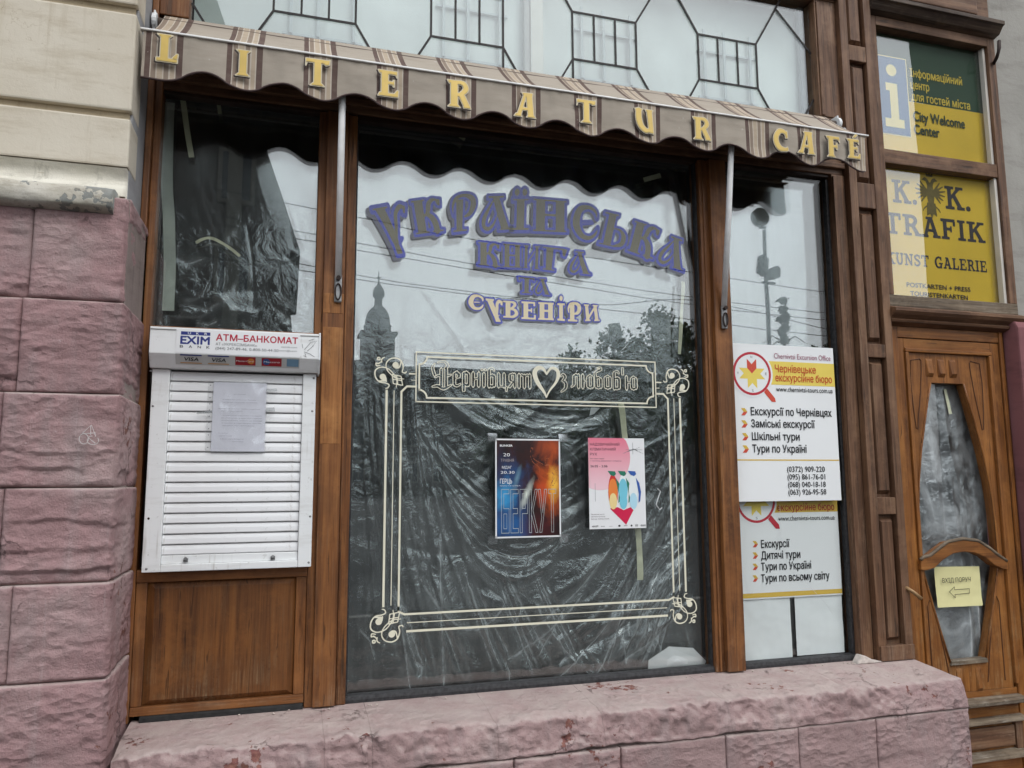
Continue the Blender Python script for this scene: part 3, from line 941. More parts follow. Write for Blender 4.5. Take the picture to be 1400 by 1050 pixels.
# leaded upper windows
MZ0, MZ1 = 3.5305, 4.21
wb('leaded_frame', 2.692, 2.828, -.055, .05, 3.531, 4.205, wood_v); wb('leaded_frame', -.451, 2.828, -.06, .05, 4.206, 4.40, wood_h)
wb('leaded_frame', 2.70, 2.722, -.064, -.056, 3.535, 4.19, wood_v, bv=.003)
wb('drip_rail', -.451, 2.828, -.085, -.0605, 4.215, 4.26, wood_h)
lw_ = obj('leaded_window', MB().box(-.450, 2.691, -.008, -.003, MZ0, 4.205), glass_up, sf)
obj('back_board', MB().box(-.450, 2.691, .075, .085, MZ0, 4.205), white_board, lw_)
wb('centre_mullion', 1.085, 1.150, .02, .06, MZ0, 4.205, pale_wood, lw_)
wb('inner_mullion', 1.055, 1.084, .03, .06, MZ0, 4.205, m_plain('grey_painted_wood', rgb(160, 156, 152), .6), lw_)
wb('inner_mullion', 2.655, 2.690, .03, .06, MZ0, 4.205, m_plain('grey_painted_wood', rgb(150, 152, 156), .6), lw_)
R0, R1 = 3.655, 3.906
ins_m = m_plain('sash_shadow_grey', rgb(186, 192, 192), .6, 0, .04)
for a_, b_ in ((-.10, .25), (.60, .95), (1.31, 1.65), (2.01, 2.36)):  # inner sash bars whose grey also stands for the leading's soft shadow lines
    for x in (a_ + .05, a_ + .17, b_ - .02):
        wb('sash_shadow_bar', x, x + .014, .048, .060, 3.60, 3.985, ins_m, lw_, .002)
    wb('sash_shadow_bar', a_ + .02, b_ + .03, .0605, .070, 3.598, 3.612, ins_m, lw_, .002); wb('sash_shadow_bar', a_ + .02, b_ + .03, .0605, .070, 3.86, 3.872, ins_m, lw_, .002)
motif = [(-.117, .239), (.585, .935), (1.292, 1.637), (1.992, 2.342)]
rods = []
for a, b_ in motif:
    rods += [[(a, R0), (b_, R0)], [(a, R1), (b_, R1)], [(a, R0), (a, R1)], [(b_, R0), (b_, R1)]]
    for k in (1, 2):
        rods.append([(a + (b_ - a) * k / 3, R0), (a + (b_ - a) * k / 3, R1)])
    rods += [[(a, R0), (a - .07, MZ0)], [(b_, R0), (b_ + .075, MZ0)], [(a, R1), (a - .135, 4.135)], [(b_, R1), (b_ + .135, 4.135)]]
    rods += [[(a - .135, 4.135), (a - .17, 4.205)], [(b_ + .135, 4.135), (b_ + .17, 4.205)]]
rods += [[(-.449, 3.63), (-.385, MZ0)], [(2.691, 3.643), (2.622, MZ0)], [(2.477, 4.135), (2.69, 3.909)], [(1.637 + .135, 4.135), (1.992 - .135, 4.135)], [(.935, MZ0), (.935, R0)], [(1.292, MZ0), (1.292, R0)], [(-.252, 4.135), (-.449, 3.909)]]
for i, r_ in enumerate(rods):
    a, b_ = r_; d = Vector((b_[0] - a[0], 0, b_[1] - a[1])); d.normalize(); n_ = Vector((-d.z, 0, d.x)) * .0048
    yy = -.0125 - .0002 * (i % 5)
    obj('lead_came', MB().prism([(a[0] + n_.x, a[1] + n_.z), (b_[0] + n_.x, b_[1] + n_.z), (b_[0] - n_.x, b_[1] - n_.z), (a[0] - n_.x, a[1] - n_.z)], yy, -.0085), lead, lw_)

# ---------------------------------------------------------------- plastic sheets behind the glass
def ridge_field(x0, x1, z0, z1, cell, ridges):
    nx, nz = int((x1 - x0) / cell), int((z1 - z0) / cell)
    xs = np.linspace(x0, x1, nx + 1); zs = np.linspace(z0, z1, nz + 1)
    H = np.zeros((nz + 1, nx + 1)); C = np.zeros_like(H)
    for pts_, wdt, amp, cre in ridges:
        a = np.array(pts_); mrg = wdt * 4
        i0, i1 = np.searchsorted(xs, [a[:, 0].min() - mrg, a[:, 0].max() + mrg]); j0, j1 = np.searchsorted(zs, [a[:, 1].min() - mrg, a[:, 1].max() + mrg])
        if i1 - i0 < 2 or j1 - j0 < 2:
            continue
        X, Z = np.meshgrid(xs[i0:i1], zs[j0:j1]); D = np.full(X.shape, 1e9); T = np.zeros(X.shape); n = len(a) - 1
        for k in range(n):
            p, q = a[k], a[k + 1]; d = q - p; L = d @ d + 1e-12
            t = np.clip(((X - p[0]) * d[0] + (Z - p[1]) * d[1]) / L, 0, 1)
            dd = np.hypot(X - p[0] - t * d[0], Z - p[1] - t * d[1]); m = dd < D
            D = np.where(m, dd, D); T = np.where(m, (k + t) / n, T)
        env = np.clip(np.sin(np.pi * np.clip(T, .02, .98)) * 1.8, 0, 1)
        ah = math.copysign(min(.55, abs(amp) * 26) * wdt, amp)      # steepness of the fold times its width
        H[j0:j1, i0:i1] += ah * env * calm(.5 * (zs[j0] + zs[j1 - 1])) * np.exp(-(D / wdt) ** 1.5)
        if cre:
            cre = min(.9, cre * (1.9 if a[:, 1].mean() < 1.1 else 1.0))
            C[j0:j1, i0:i1] = np.maximum(C[j0:j1, i0:i1], cre * env ** 1.5 * (.20 * np.exp(-(D / .0035) ** 2) + .30 * np.exp(-D / (wdt * .8))))
    return xs, zs, H, C


CALM = [2.1]


def calm(z):
    return (2.6 if z < 1.12 else 1.0) if z < CALM[0] else max(.10, 1 - (z - CALM[0]) / .25)


def curve(p0, p1, p2, n=10):
    return [((1 - t) ** 2 * p0[0] + 2 * t * (1 - t) * p1[0] + t * t * p2[0], (1 - t) ** 2 * p0[1] + 2 * t * (1 - t) * p1[1] + t * t * p2[1]) for t in [i / n for i in range(n + 1)]]


def jit(P, s, r):
    return [(x + r.uniform(-s, s), z + r.uniform(-s, s)) for x, z in P]


def sheet(name, label, x0, x1, z0, z1, y, ridges, mat, cell=.0045, big=.003, seed=1, clip=None):
    xs, zs, H, C = ridge_field(x0, x1, z0, z1, cell, ridges)
    X, Z = np.meshgrid(xs, zs); rr = np.random.RandomState(seed)
    for k in range(26):
        f = rr.uniform(4, 30); a = rr.uniform(-.5, .5); ph = rr.uniform(0, 6.28)
        H += big * .5 / f * 3 * np.sin(f * (X * math.cos(a) + Z * math.sin(a) + .05 * np.sin(3 * Z + ph)) + ph)
    P = np.stack([X, y - np.clip(H, -.03, .03) * .8, Z], -1)
    SK = np.clip(1 - (Z - CALM[0]) / .3, .0, 1)
    o = grid_obj(name, P, mat, None, C, True, SK)
    return tag(o, label, 'plastic sheet')


r = random.Random(5); RD = []
Wd = lambda u, v: xz(u, v, .05)
# catenary folds hanging between the posters
for k in range(16):
    cx = r.uniform(.75, 1.25); zt = r.uniform(1.15, 2.0); hw = r.uniform(.15, .55); sg = r.uniform(.12, .5)
    RD.append((jit(curve((cx - hw, zt + r.uniform(-.1, .2)), (cx + r.uniform(-.1, .1), zt - sg * 1.6), (cx + hw, zt + r.uniform(-.1, .3)), 12), .004, r), r.uniform(.008, .03), r.uniform(-.012, .018), r.choice([0, .2, .3, .5])))
# fan from the top of the banner down to both sides
for k in range(9):
    a = r.uniform(-1.1, 1.1); L = r.uniform(.5, 1.3); sx, sz = 1.0 + r.uniform(-.12, .12), 2.55 + r.uniform(-.3, .3)
    ex, ez = sx + math.sin(a) * L, sz - math.cos(a) * L
    RD.append((jit(curve((sx, sz), ((sx + ex) / 2 + r.uniform(-.08, .08), (sz + ez) / 2 + r.uniform(-.1, .1)), (ex, ez)), .003, r), r.uniform(.006, .022), r.uniform(-.012, .014), r.choice([0, .12, .3, .4])))
# long folds on the left, falling and bending to the right at the foot
for k in range(26):
    x = r.uniform(.27, .8); z = r.uniform(1.4, 2.6); L = r.uniform(.5, 1.3); b_ = r.uniform(-.08, .22)
    RD.append((jit(curve((x, z), (x + b_ * .2, z - L * .6), (x + b_, z - L)), .004, r), r.uniform(.006, .02), r.uniform(-.014, .016), r.choice([0, .2, .45])))
# diagonals gathered at the lower right
for k in range(40):
    ex, ez = r.uniform(1.35, 1.93), r.uniform(1.0, 1.9); L = r.uniform(.2, .75); a = r.uniform(.35, 1.15)
    RD.append((jit(curve((ex, ez), (ex - L * .4 * math.cos(a) + .05, ez - L * .5 * math.sin(a) - .04), (ex - L * math.cos(a), ez - L * math.sin(a))), .004, r), r.uniform(.006, .022), r.uniform(-.014, .018), r.choice([0, .2, .45])))
# bundles of folds that run side by side
def bundle(p0, p1, p2, n, spread, w0, am, cr_, conv=0.3):
    for k in range(n):
        o_ = (k - n / 2) * spread * r.uniform(.8, 1.2)
        nx_, nz_ = p2[1] - p0[1], -(p2[0] - p0[0]); L = math.hypot(nx_, nz_); nx_ /= L; nz_ /= L
        RD.append((jit(curve((p0[0] + nx_ * o_ * conv, p0[1] + nz_ * o_ * conv), (p1[0] + nx_ * o_, p1[1] + nz_ * o_), (p2[0] + nx_ * o_ * 1.4, p2[1] + nz_ * o_ * 1.4), 14), .002, r), w0 * r.uniform(.5, 1.5), am * r.choice([-1, 1, 1]) * r.uniform(.4, 1.2), cr_ * r.uniform(.2, 1.3)))
for k in range(5):      # swags below the concert poster
    bundle((.50 + .05 * k, 1.95 - .12 * k), (.95, 1.22 - .10 * k), (1.32, 1.55 - .05 * k), 6, .022, .009, .016, .35, .5)
for k in range(5):      # swags between banner and posters
    bundle((.62 + .06 * k, 2.0), (1.10, 1.62 + .05 * k), (1.30 + .05 * k, 1.88), 5, .020, .008, .014, .3, .6)
for k in range(7):      # falls at the left side
    bundle((.30 + .05 * k, 2.1), (.34 + .04 * k, 1.5), (.42 + .09 * k, .78), 5, .018, .009, .015, .3, .5)
for k in range(9):      # pulled towards the lower right
    bundle((1.90, 1.95 - .10 * k), (1.72 - .02 * k, 1.50 - .06 * k), (1.32 + .04 * k, .98 - .025 * k), 5, .024, .010, .017, .4, .4)
for k in range(4):
    bundle((1.70 + .05 * k, 1.15), (1.62 + .03 * k, .95), (1.45 + .06 * k, .72), 4, .02, .011, .014, .4, .4)
for k in range(5):
    bundle((.45 + .16 * k, 1.2), (.50 + .17 * k, .98), (.60 + .18 * k, .72), 4, .022, .012, .016, .35, .5)
for k in range(6):      # faint rays in the taut upper part
    bundle((1.0, 3.0), (.8 + .1 * k, 2.6), (.45 + .25 * k, 2.05), 3, .05, .012, .012, .12, .3)
# foot
for k in range(12):
    x = r.uniform(.3, 1.6); z = r.uniform(.8, 1.15); L = r.uniform(.08, .3); a = r.uniform(-1, 1)
    RD.append((jit([(x, z), (x + L * .5 * math.sin(a) + .02, z - L * .4), (x + L * math.sin(a), z - L)], .006, r), r.uniform(.004, .012), r.uniform(-.009, .012), r.choice([.2, .5, .7])))
# long faint streaks that cross the whole sheet
for k in range(24):
    x, z = r.uniform(.3, 1.9), r.uniform(1.0, 3.0); L = r.uniform(.3, 1.1); a = r.gauss(.05, .5); bd = r.uniform(-.2, .2)
    ex, ez = x + L * math.sin(a), z - L * math.cos(a)
    RD.append((jit(curve((x, z), ((x + ex) / 2 + bd, (z + ez) / 2 - .05), (ex, ez)), .003, r), r.uniform(.006, .028), r.uniform(-.008, .012), r.choice([.06, .15, .25, .4]) if z < 2.6 else .06))
for k in range(8):
    x = r.uniform(.3, 1.9); L = r.uniform(.15, .4); a = r.uniform(-.9, .9)
    RD.append((jit(curve((x, .72 + L), (x + .1 * math.sin(a), .72 + L * .5), (x + L * math.sin(a), .715)), .004, r), r.uniform(.006, .02), r.uniform(-.01, .014), r.choice([.2, .4, .6])))
# small angular creases everywhere
for k in range(45):
    x, z = r.uniform(.28, 1.92), r.uniform(.75, 2.9); L = r.uniform(.03, .14); a = r.uniform(0, 6.28)
    RD.append(([(x, z), (x + L * math.cos(a), z + L * math.sin(a)), (x + L * 1.6 * math.cos(a + .5), z + L * 1.6 * math.sin(a + .5))], r.uniform(.003, .009), r.uniform(-.006, .008), r.choice([0, .2, .5]) if z < 2.1 else 0))
sheet('plastic_sheet', 'clear crumpled plastic sheet hung in folds behind the big centre window', .258, 1.944, .70, 3.19, .078, RD, film, seed=4)

CALM[0] = 2.5
r = random.Random(9); RL = []
for k in range(30):
    x, z = r.uniform(-.5, .02), r.uniform(2.2, 2.62); L = r.uniform(.08, .3); a = r.uniform(-.9, .5)
    RL.append((jit([(x, z), (x + L * .5 * math.cos(a), z + L * .5 * math.sin(a)), (x + L * math.cos(a + .4), z + L * math.sin(a + .4))], .005, r), r.uniform(.006, .022), r.uniform(-.010, .014), r.choice([.15, .4, .6])))
for k in range(16):
    x, z = r.uniform(-.45, 0), r.uniform(2.7, 3.1); L = r.uniform(.2, .5)
    RL.append((curve((x, z), (x + .05, z - L * .5), (x + r.uniform(.0, .2), z - L)), r.uniform(.005, .014), r.uniform(-.012, .012), r.choice([0, .15, .3])))
sheet('plastic_sheet', 'crumpled clear plastic sheet bunched behind the left window above the shutter', -.53, .09, 2.20, 3.19, .072, RL, film_l, seed=8)
CALM[0] = 2.1
r = random.Random(12); RR = []
for k in range(26):
    x, z = r.uniform(2.12, 2.7), r.uniform(2.5, 3.15); L = r.uniform(.3, .8); a = r.uniform(-.5, .2)
    RR.append((curve((x, z), (x + .04, z - L * .5), (x + L * math.sin(a), z - L * math.cos(a))), r.uniform(.008, .03), r.uniform(-.006, .007), r.choice([0, .05, .12])))
sheet('plastic_sheet', 'smooth clear plastic sheet behind the narrow right window', 2.104, 2.728, .712, 3.19, .075, RR, film_l, seed=15)

# added black folded sheet in place of the unlit room behind
P = np.zeros((4, 300, 3))
for i in range(300):
    x = -.56 + 3.34 * i / 299
    for j, z in enumerate((.68, 1.5, 2.4, 3.22)):
        P[j, i] = (x, .20 + .012 * math.sin(x * 23 + math.sin(x * 7) * 2) + .006 * math.sin(x * 61 + j * .4), z)
tag(grid_obj('dark_room_sheet', P, room_black), 'added black sheet in place of the unlit shop behind the plastic sheets', 'backdrop')
struct(obj('room_interior', MB().box(-.58, 3.0, .26, .3, .6, 5.0), room_black))

# strips of masking tape that hang loose inside
def strip(label, pxs, wd, Y=.034, mat=None, twist=0.0):
    L = [(pt(u, v, Y)) for u, v in pxs]; Q = smooth_pts([(p[0], p[2], wd * k) for p, k in zip(L, [1] * len(L))], 5)
    P = np.zeros((len(Q), 5, 3))
    for j, q in enumerate(Q):
        nxt = Q[min(j + 1, len(Q) - 1)]; prv = Q[max(j - 1, 0)]
        d = np.array([nxt[0] - prv[0], nxt[1] - prv[1]]); d /= np.hypot(*d) + 1e-9
        for i in range(5):
            s_ = (i / 4 - .5) * q[2]
            P[j, i] = (q[0] - d[1] * s_, Y - .004 * math.sin(j * 1.1 + twist) * (i / 4) - .002 * math.sin(j * .7), q[1] + d[0] * s_)
    o = grid_obj('tape_strip', P, mat or tape_m); return tag(o, label, 'tape')
strip('wide pale green strip hanging down the left edge of the left window', [(231, 140), (228, 240), (231, 300), (232, 360), (230, 425)], .046, mat=m_plain('pale_green_strip', rgb(186, 194, 184), .6, 0, .1, 12, .2))
strip('short loose tape hanging under the awning in the left window', [(250, 135), (256, 180), (262, 215)], .022)
strip('curled tape lying on the bunched plastic in the left window', [(268, 332), (285, 325), (305, 333), (328, 350)], .012, .034)
strip('small tape stub at the top of the left window', [(297, 130), (301, 156)], .016)
strip('long tape strip hanging above and below the pink poster', [(849, 552), (855, 600), (865, 680), (874, 740), (875, 793)], .030, .034)
strip('tape strip at the top right of the centre window, beside the last blue letter', [(934, 385), (932, 430), (929, 484)], .018)
for i, (L, n_) in enumerate([([(570, 170), (605, 172), (636, 190)], 'slanting tape under the awning at the left of the centre window'),
                             ([(715, 195), (760, 200), (815, 207)], 'level tape under the awning at the middle of the centre window'),
                             ([(880, 246), (903, 240)], 'short tape piece under the awning at the right of the centre window'),
                             ([(670, 190), (695, 192)], 'tiny tape piece under the awning left of the middle')]):
    strip(n_, L, .024, .034)
strip('thin tape remnant high in the door glass', [(1292, 532), (1299, 566)], .018, .02)

# ---------------------------------------------------------------- cash machine shutter
atm = thing('roller_shutter', 'white closed roller shutter of a bank cash machine, its sign box on top', 'roller shutter', (-.2, -.1, 1.26))
X0, X1 = -.519, .112
hb = MB().profx([(-.152, 2.191), (-.155, 2.088), (-.118, 2.036), (-.045, 2.036), (-.045, 2.205)], X0, X1)
obj('shutter_box', hb, white_metal, atm, bevel=.003)
obj('end_cap', MB().profx([(-.158, 2.195), (-.161, 2.084), (-.121, 2.030), (-.05, 2.030), (-.05, 2.208)], X1 - .001, X1 + .006), white_metal, atm, bevel=.002)
obj('lid_line', MB().box(X0 + .002, X1 - .002, -.1545, -.152, 2.180, 2.183), m_plain('seam_grey', rgb(150, 150, 148), .6), atm)
obj('side_rail', MB().box(-.512, -.448, -.098, -.046, 1.258, 2.034), white_metal, atm, bevel=.003)
obj('side_rail', MB().box(.054, .106, -.098, -.046, 1.258, 2.034), white_metal, atm, bevel=.003)
obj('bottom_rail', MB().box(-.4475, .0535, -.098, -.046, 1.258, 1.285), white_metal, atm, bevel=.003)
obj('bottom_slat', MB().box(-.4475, .0535, -.086, -.06, 1.2855, 1.318), white_metal, atm, bevel=.003)
NS = 18; pitch = (2.030 - 1.3185) / NS
sl = MB().profx([(-.072, 0.0005), (-.0835, .0015), (-.0850, .0045), (-.0835, pitch * .55), (-.0795, pitch * .90), (-.0735, pitch - .0012), (-.060, pitch - .0012), (-.060, 0.0005)], -.447, .053)
o0 = None
for i in range(NS):
    if o0 is None:
        o0 = obj('slat', sl, slat_white, atm, recalc=True); base = o0.location.copy(); o0.location = base + Vector((0, 0, 1.3185))
    else:
        c = o0.copy(); COL.objects.link(c); c.parent = atm; c.location = base + Vector((0, 0, 1.3185 + i * pitch))
for (u, v) in ((206, 507), (437 - 8, 517), (209, 555), (427, 562), (203, 709), (424, 706), (200, 778), (422, 769)):
    x, z = xz(u, v, -.1); dk = (u, v) == (203, 709)
    obj('screw', MB().sphere((x, -.0985, z), .0045, 8, 6, (1, .5, 1)), rust if dk else steel, atm)
for u, v in ((254, 764), (373, 761)):
    x, z = xz(u, v, -.09)
    obj('lock_bolt', MB().tube([(x, -.086, z), (x, -.104, z + .002)], .006, 8).box(x - .008, x + .008, -.092, -.086, z - .012, z + .002), steel, atm)
# printed sign on the box
TX = -.150
navy = m_plain('navy_print', rgb(44, 56, 128), .5, 0, .03); redp = m_plain('red_print', rgb(178, 36, 62), .5, 0, .03); greyp = m_plain('grey_print', rgb(120, 122, 124), .5, 0, .03)
blk = m_plain('black_print', rgb(22, 22, 26), .5, 0, .03); whp = m_plain('white_print', rgb(232, 233, 234), .5, 0, .02)
lab = obj('sign_label', MB().box(-.425, .037, -.1562, -.1545, 2.0915, 2.186), whp, atm)
Y_ = -.1575
def px_text(name, s, u0, vb, vt, u1, Y, mat, parent, bold=0., italic=0., vb1=None):
    a = xz(u0, vb, Y); t_ = xz(u0, vt, Y); b_ = xz(u1, vb if vb1 is None else vb1, Y)
    rise = 0.0 if vb1 is None else b_[1] - a[1]
    return text_mesh(name, s, a[0], b_[0], a[1], t_[1] - a[1], Y, mat, parent, bold, italic, 0, rise)
def rect(mb, u0, v0, u1, v1, Y):
    a = xz(u0, v0, Y); b_ = xz(u1, v1, Y); mb.flat([(a[0], b_[1]), (b_[0], b_[1]), (b_[0], a[1]), (a[0], a[1])], Y); return mb
def flatrect(name, x0, x1, z0, z1, y, mat, parent):
    return obj(name, MB().flat([(x0, z0), (x1, z0), (x1, z1), (x0, z1)], y), mat, parent, recalc=False)
flatrect('logo_bar', -.408, -.302, 2.163, 2.176, -.1568, navy, lab)
for k, ch in enumerate('UKR'):
    text_mesh('lettering', ch, -.383 + k * .030, -.373 + k * .030, 2.1655, .0085, -.1574, whp, lab, .02)
text_mesh('lettering', 'EXIM', -.408, -.304, 2.128, .029, -.1568, navy, lab, .045)
for k, ch in enumerate('BANK'):
    text_mesh('lettering', ch, -.410 + k * .032, -.398 + k * .032, 2.112, .010, -.1568, blk, lab, .01)
text_mesh('lettering', 'АТМ–БАНКОМАТ', -.280, .028, 2.146, .024, -.1568, redp, lab, .03)
text_mesh('lettering', 'АТ «УКРЕКСІМБАНК»', -.281, -.128, 2.127, .010, -.1568, greyp, lab, .008)
text_mesh('lettering', '(044) 247-89-46, 0-800-50-44-50', -.281, -.045, 2.110, .0105, -.1568, greyp, lab, .008)
text_mesh('lettering', 'eximb.com', -.035, .026, 2.128, .007, -.1568, greyp, lab)
text_mesh('lettering', 'exim@exim', -.042, .026, 2.113, .007, -.1568, greyp, lab)
# card badges on the sloping underside
def slope(x, t, off=.0012):
    """t=0 at the kink, 1 at the lower edge of the bevel"""
    return (x, -.155 + .037 * t - off * .8, 2.088 - .052 * t - off * .58)
def slope_quad(name, x0, x1, t0, t1, mat, off=.0012):
    m = MB(); m.v = [slope(x0, t0, off), slope(x1, t0, off), slope(x1, t1, off), slope(x0, t1, off)]; m.f = [(0, 1, 2, 3)]
    return obj(name, m, mat, lab)
slope_quad('label_fold', -.425, .037, .0, .72, m_plain('label_fold_grey', rgb(196, 196, 194), .5, 0, .03), .0006)
orange = m_plain('card_orange', rgb(196, 146, 84), .5, 0, .03); cred = m_plain('card_red', rgb(158, 36, 44), .5, 0, .03); cblue = m_plain('card_blue', rgb(52, 84, 140), .5, 0, .03); camb = m_plain('card_amber', rgb(206, 130, 60), .5, 0, .03)
def slope_text(s, x0, x1, t, h, mat, bold=.02, it=.2):
    o = text_mesh('lettering', s, x0, x1, 0, h, 0, mat, lab, bold, it); me = o.data
    for v in me.vertices:
        v.co = Vector(slope(v.co.x, t - v.co.z / .0638, .0024))
def slope_disc(x, t, r_, mat, off):
    m = MB(); m.v = [slope(x + r_ * math.cos(a), t + r_ / .0638 * math.sin(a), off) for a in [i * math.pi / 9 for i in range(18)]]; m.f = [tuple(range(18))]; obj('badge_disc', m, mat, lab)
for x in (-.408, -.308):
    slope_quad('card_badge', x, x + .078, .02, .10, navy, .0016); slope_quad('card_badge', x, x + .078, .56, .62, orange, .0016)
    slope_text('VISA', x + .012, x + .066, .44, .015, blk)
slope_quad('card_badge', -.207, -.131, .04, .62, cred, .0016); slope_disc(-.148, .33, .013, camb, .0018)
slope_text('MasterCard', -.204, -.140, .38, .007, whp, .01)
slope_quad('card_badge', -.108, -.032, .06, .62, cred, .0016); slope_disc(-.090, .33, .014, cblue, .0018)
slope_text('Maestro', -.100, -.040, .38, .007, whp, .01)
slope_quad('card_badge', -.012, .034, .08, .6, m_plain('card_pale_blue', rgb(116, 150, 176), .5), .0016)
# pen scribble on the right end
P = MB()
for L in ([(416, 478), (425, 468), (433, 466), (428, 473), (420, 480)], [(422, 466), (430, 463)], [(414, 476), (413, 470)], [(418, 486), (416, 481), (424, 484), (430, 488)], [(415, 486), (419, 488)]):
    pxline(P, L, -.1555, .0007)
obj('pen_scribble', P, blk, atm)

# notice taped on the slats
nt_ = thing('taped_notice', 'typed white notice in a clear punched sleeve taped on the white shutter', 'notice', (-.2, -.09, 1.8))
nx0, nz1 = -.307, 1.996
P = np.zeros((30, 22, 3))
def leaf(x0, x1, z0, z1, y, amp, seed, nx=22, nz=30):
    P = np.zeros((nz, nx, 3))
    for j in range(nz):
        for i in range(nx):
            x = x0 + (x1 - x0) * i / (nx - 1); z = z0 + (z1 - z0) * j / (nz - 1)
            P[j, i] = (x, y - amp * (noise.noise(Vector((x * 9 + seed, z * 9, 0))) + .5 * noise.noise(Vector((x * 25, z * 25, seed)))), z)
    return P
grid_obj('paper', leaf(-.288, -.087, 1.715, 1.990, -.0895, .0025, 2), m_plain('notice_paper', rgb(226, 228, 238), .55, 0, .03, 4), nt_)
slv = m_film('sleeve_plastic', .08, .16, .99, .12, .3)
grid_obj('clear_sleeve', leaf(-.308, -.083, 1.708, 1.998, -.0945, .004, 7), slv, nt_)
lines = [(.5, .050, 'ОГОЛОШЕННЯ', .22), (.5, .072, 'Шановні клієнти банку', .62), (.5, .082, 'тимчасово банкомат не працює', .68), (.5, .108, 'Найближчий банкомат працює за адресою', .78), (.36, .117, 'вул. Головна', .40), (.55, .135, '1. в приміщенні відділення з понеділка', .76), (.55, .145, 'по п’ятницю з дев’ятої години', .76), (.55, .155, 'цілодобово поруч на площі', .76), (.55, .165, 'а також у торговому центрі', .74), (.5, .175, 'щодня без вихідних', .6), (.22, .205, 'З повагою', .18), (.26, .216, 'адміністрація', .24), (.38, .228, 'тел. довідки', .44), (.5, .238, 'банку', .2)]
tinyp = m_plain('faint_type', rgb(132, 132, 146), .6, 0, .03)
for cx, dz, s, wf in lines:
    x = -.288 + .201 * cx
    text_mesh('lettering', s, x - .1 * wf, x + .1 * wf, 1.990 - dz, .0034, -.0990, tinyp, nt_)
for k in range(11):
    z = 1.975 - k * .0245
    obj('punch_hole', MB().tube([(-.298, -.0995, z), (-.298, -.0975, z)], .0022, 8), greyp, nt_)
for (a, b_, c, d) in ((-.345, -.285, 1.860, 1.872), (-.09, -.045, 1.955, 1.967), (-.088, -.052, 1.873, 1.890)):
    obj('clear_tape', MB().prism([(a, c), (b_, c + .004), (b_ - .003, d + .003), (a + .004, d)], -.1002, -.0998), m_film('tape_plastic', .25, .3, .95, .15), nt_)

# ---------------------------------------------------------------- awning
aw = thing('striped_awning', 'short beige and brown striped awning with scalloped edge and gold letters over the windows', 'awning', (1.1, -.15, 3.3))
AX0, AX1, YB, ZB = -.574, 2.742, -.30, 3.308
# painted cloth: stripe groups centred on the scallop tips
t = NT('striped_canvas')
v = t.mapped((1, 1, 1))
sx = t.n('ShaderNodeSeparateXYZ'); t.l(v, sx.inputs[0])
wob = t.math('MULTIPLY', t.math('SUBTRACT', t.noise(v, 3, 2), .5), .006)
xx = t.math('ADD', sx.outputs[0], wob)
ph = t.math('FRACT', t.math('DIVIDE', t.math('ADD', xx, .0668), .2905))
base_c, darkc, midc, palec, tan = rgb(166, 156, 143), rgb(94, 76, 70), rgb(138, 122, 108), rgb(192, 182, 168), rgb(178, 162, 142)  # stripe colours of the cloth
st = [(0, base_c), (.285, base_c), (.287, darkc), (.335, darkc), (.352, palec), (.366, midc), (.42, midc), (.425, palec), (.44, tan), (.50, tan), (.505, palec), (.52, midc), (.565, midc), (.58, palec), (.6, tan), (.64, tan), (.652, palec), (.665, darkc), (.742, darkc), (.745, base_c), (1, base_c)]
col = t.ramp(ph, st[:1] + st[1:], 'CONSTANT')
col = t.mix(t.mr(t.noise(t.mapped((3, 3, 14)), 2.2, 6, .65), .45, .75, 0, .35), col, rgb(132, 122, 108))
col = t.mix(t.mr(t.noise(v, 30, 4), .68, .74, 0, .5), col, rgb(205, 200, 192))
h = t.math('ADD', t.noise(v, 420, 2), t.math('MULTIPLY', t.noise(t.mapped((2, 2, 7)), 2, 4), 3))
t.bsdf(col, .8, t.bump(t.noise(t.mapped((3, 3, 5), 0, (0, .6, 0)), 1.5, 2, .45, .8), .30, .02, t.bump(h, .25, .003)), 0, .25)
canvas = t.m
under = m_plain('canvas_underside', rgb(96, 84, 76), .85, 0, .1, 4)
def wavy(x, z):
    k = (3.308 - z) / .2
    return -.009 * k * math.sin(x * 2 * math.pi / .2905 * 1.0 + .8) - .004 * k * math.sin(x * 17 + 1.3) - .007 * k * noise.noise(Vector((x * 9, 0, z * 14))) - .003 * noise.noise(Vector((x * 26, 0, z * 8)))
PER = .2905; TIP = .3725
def edge_z(x):
    c = math.cos(2 * math.pi * (x - TIP) / PER)
    c = math.copysign(abs(c) ** .85, c)
    return 3.142 - .027 * c
nx = 560
P = np.zeros((12, nx + 1, 3)); Q = np.zeros((12, nx + 1, 3))
for i in range(nx + 1):
    x = AX0 + (AX1 - AX0) * i / nx
    ez = edge_z(x) if x > -.50 else edge_z(-.50) - .0 * (x + .5)
    for j in range(12):
        z = ez + (ZB - ez) * j / 11
        P[j, i] = (x, YB - .006 + wavy(x, z), z); Q[j, i] = (x, YB - .004 + wavy(x, z), z)
grid_obj('valance', P, canvas, aw)
grid_obj('valance_lining', Q, under, aw)
# dark piping along the scallops
pp = MB(); pth = [(P[0, i, 0], P[0, i, 1], P[0, i, 2]) for i in range(0, nx + 1, 3)]
pp.tube(pth, .0042, 6)
obj('piping', pp, m_plain('brown_piping', rgb(74, 58, 56), .8), aw, smooth=True)
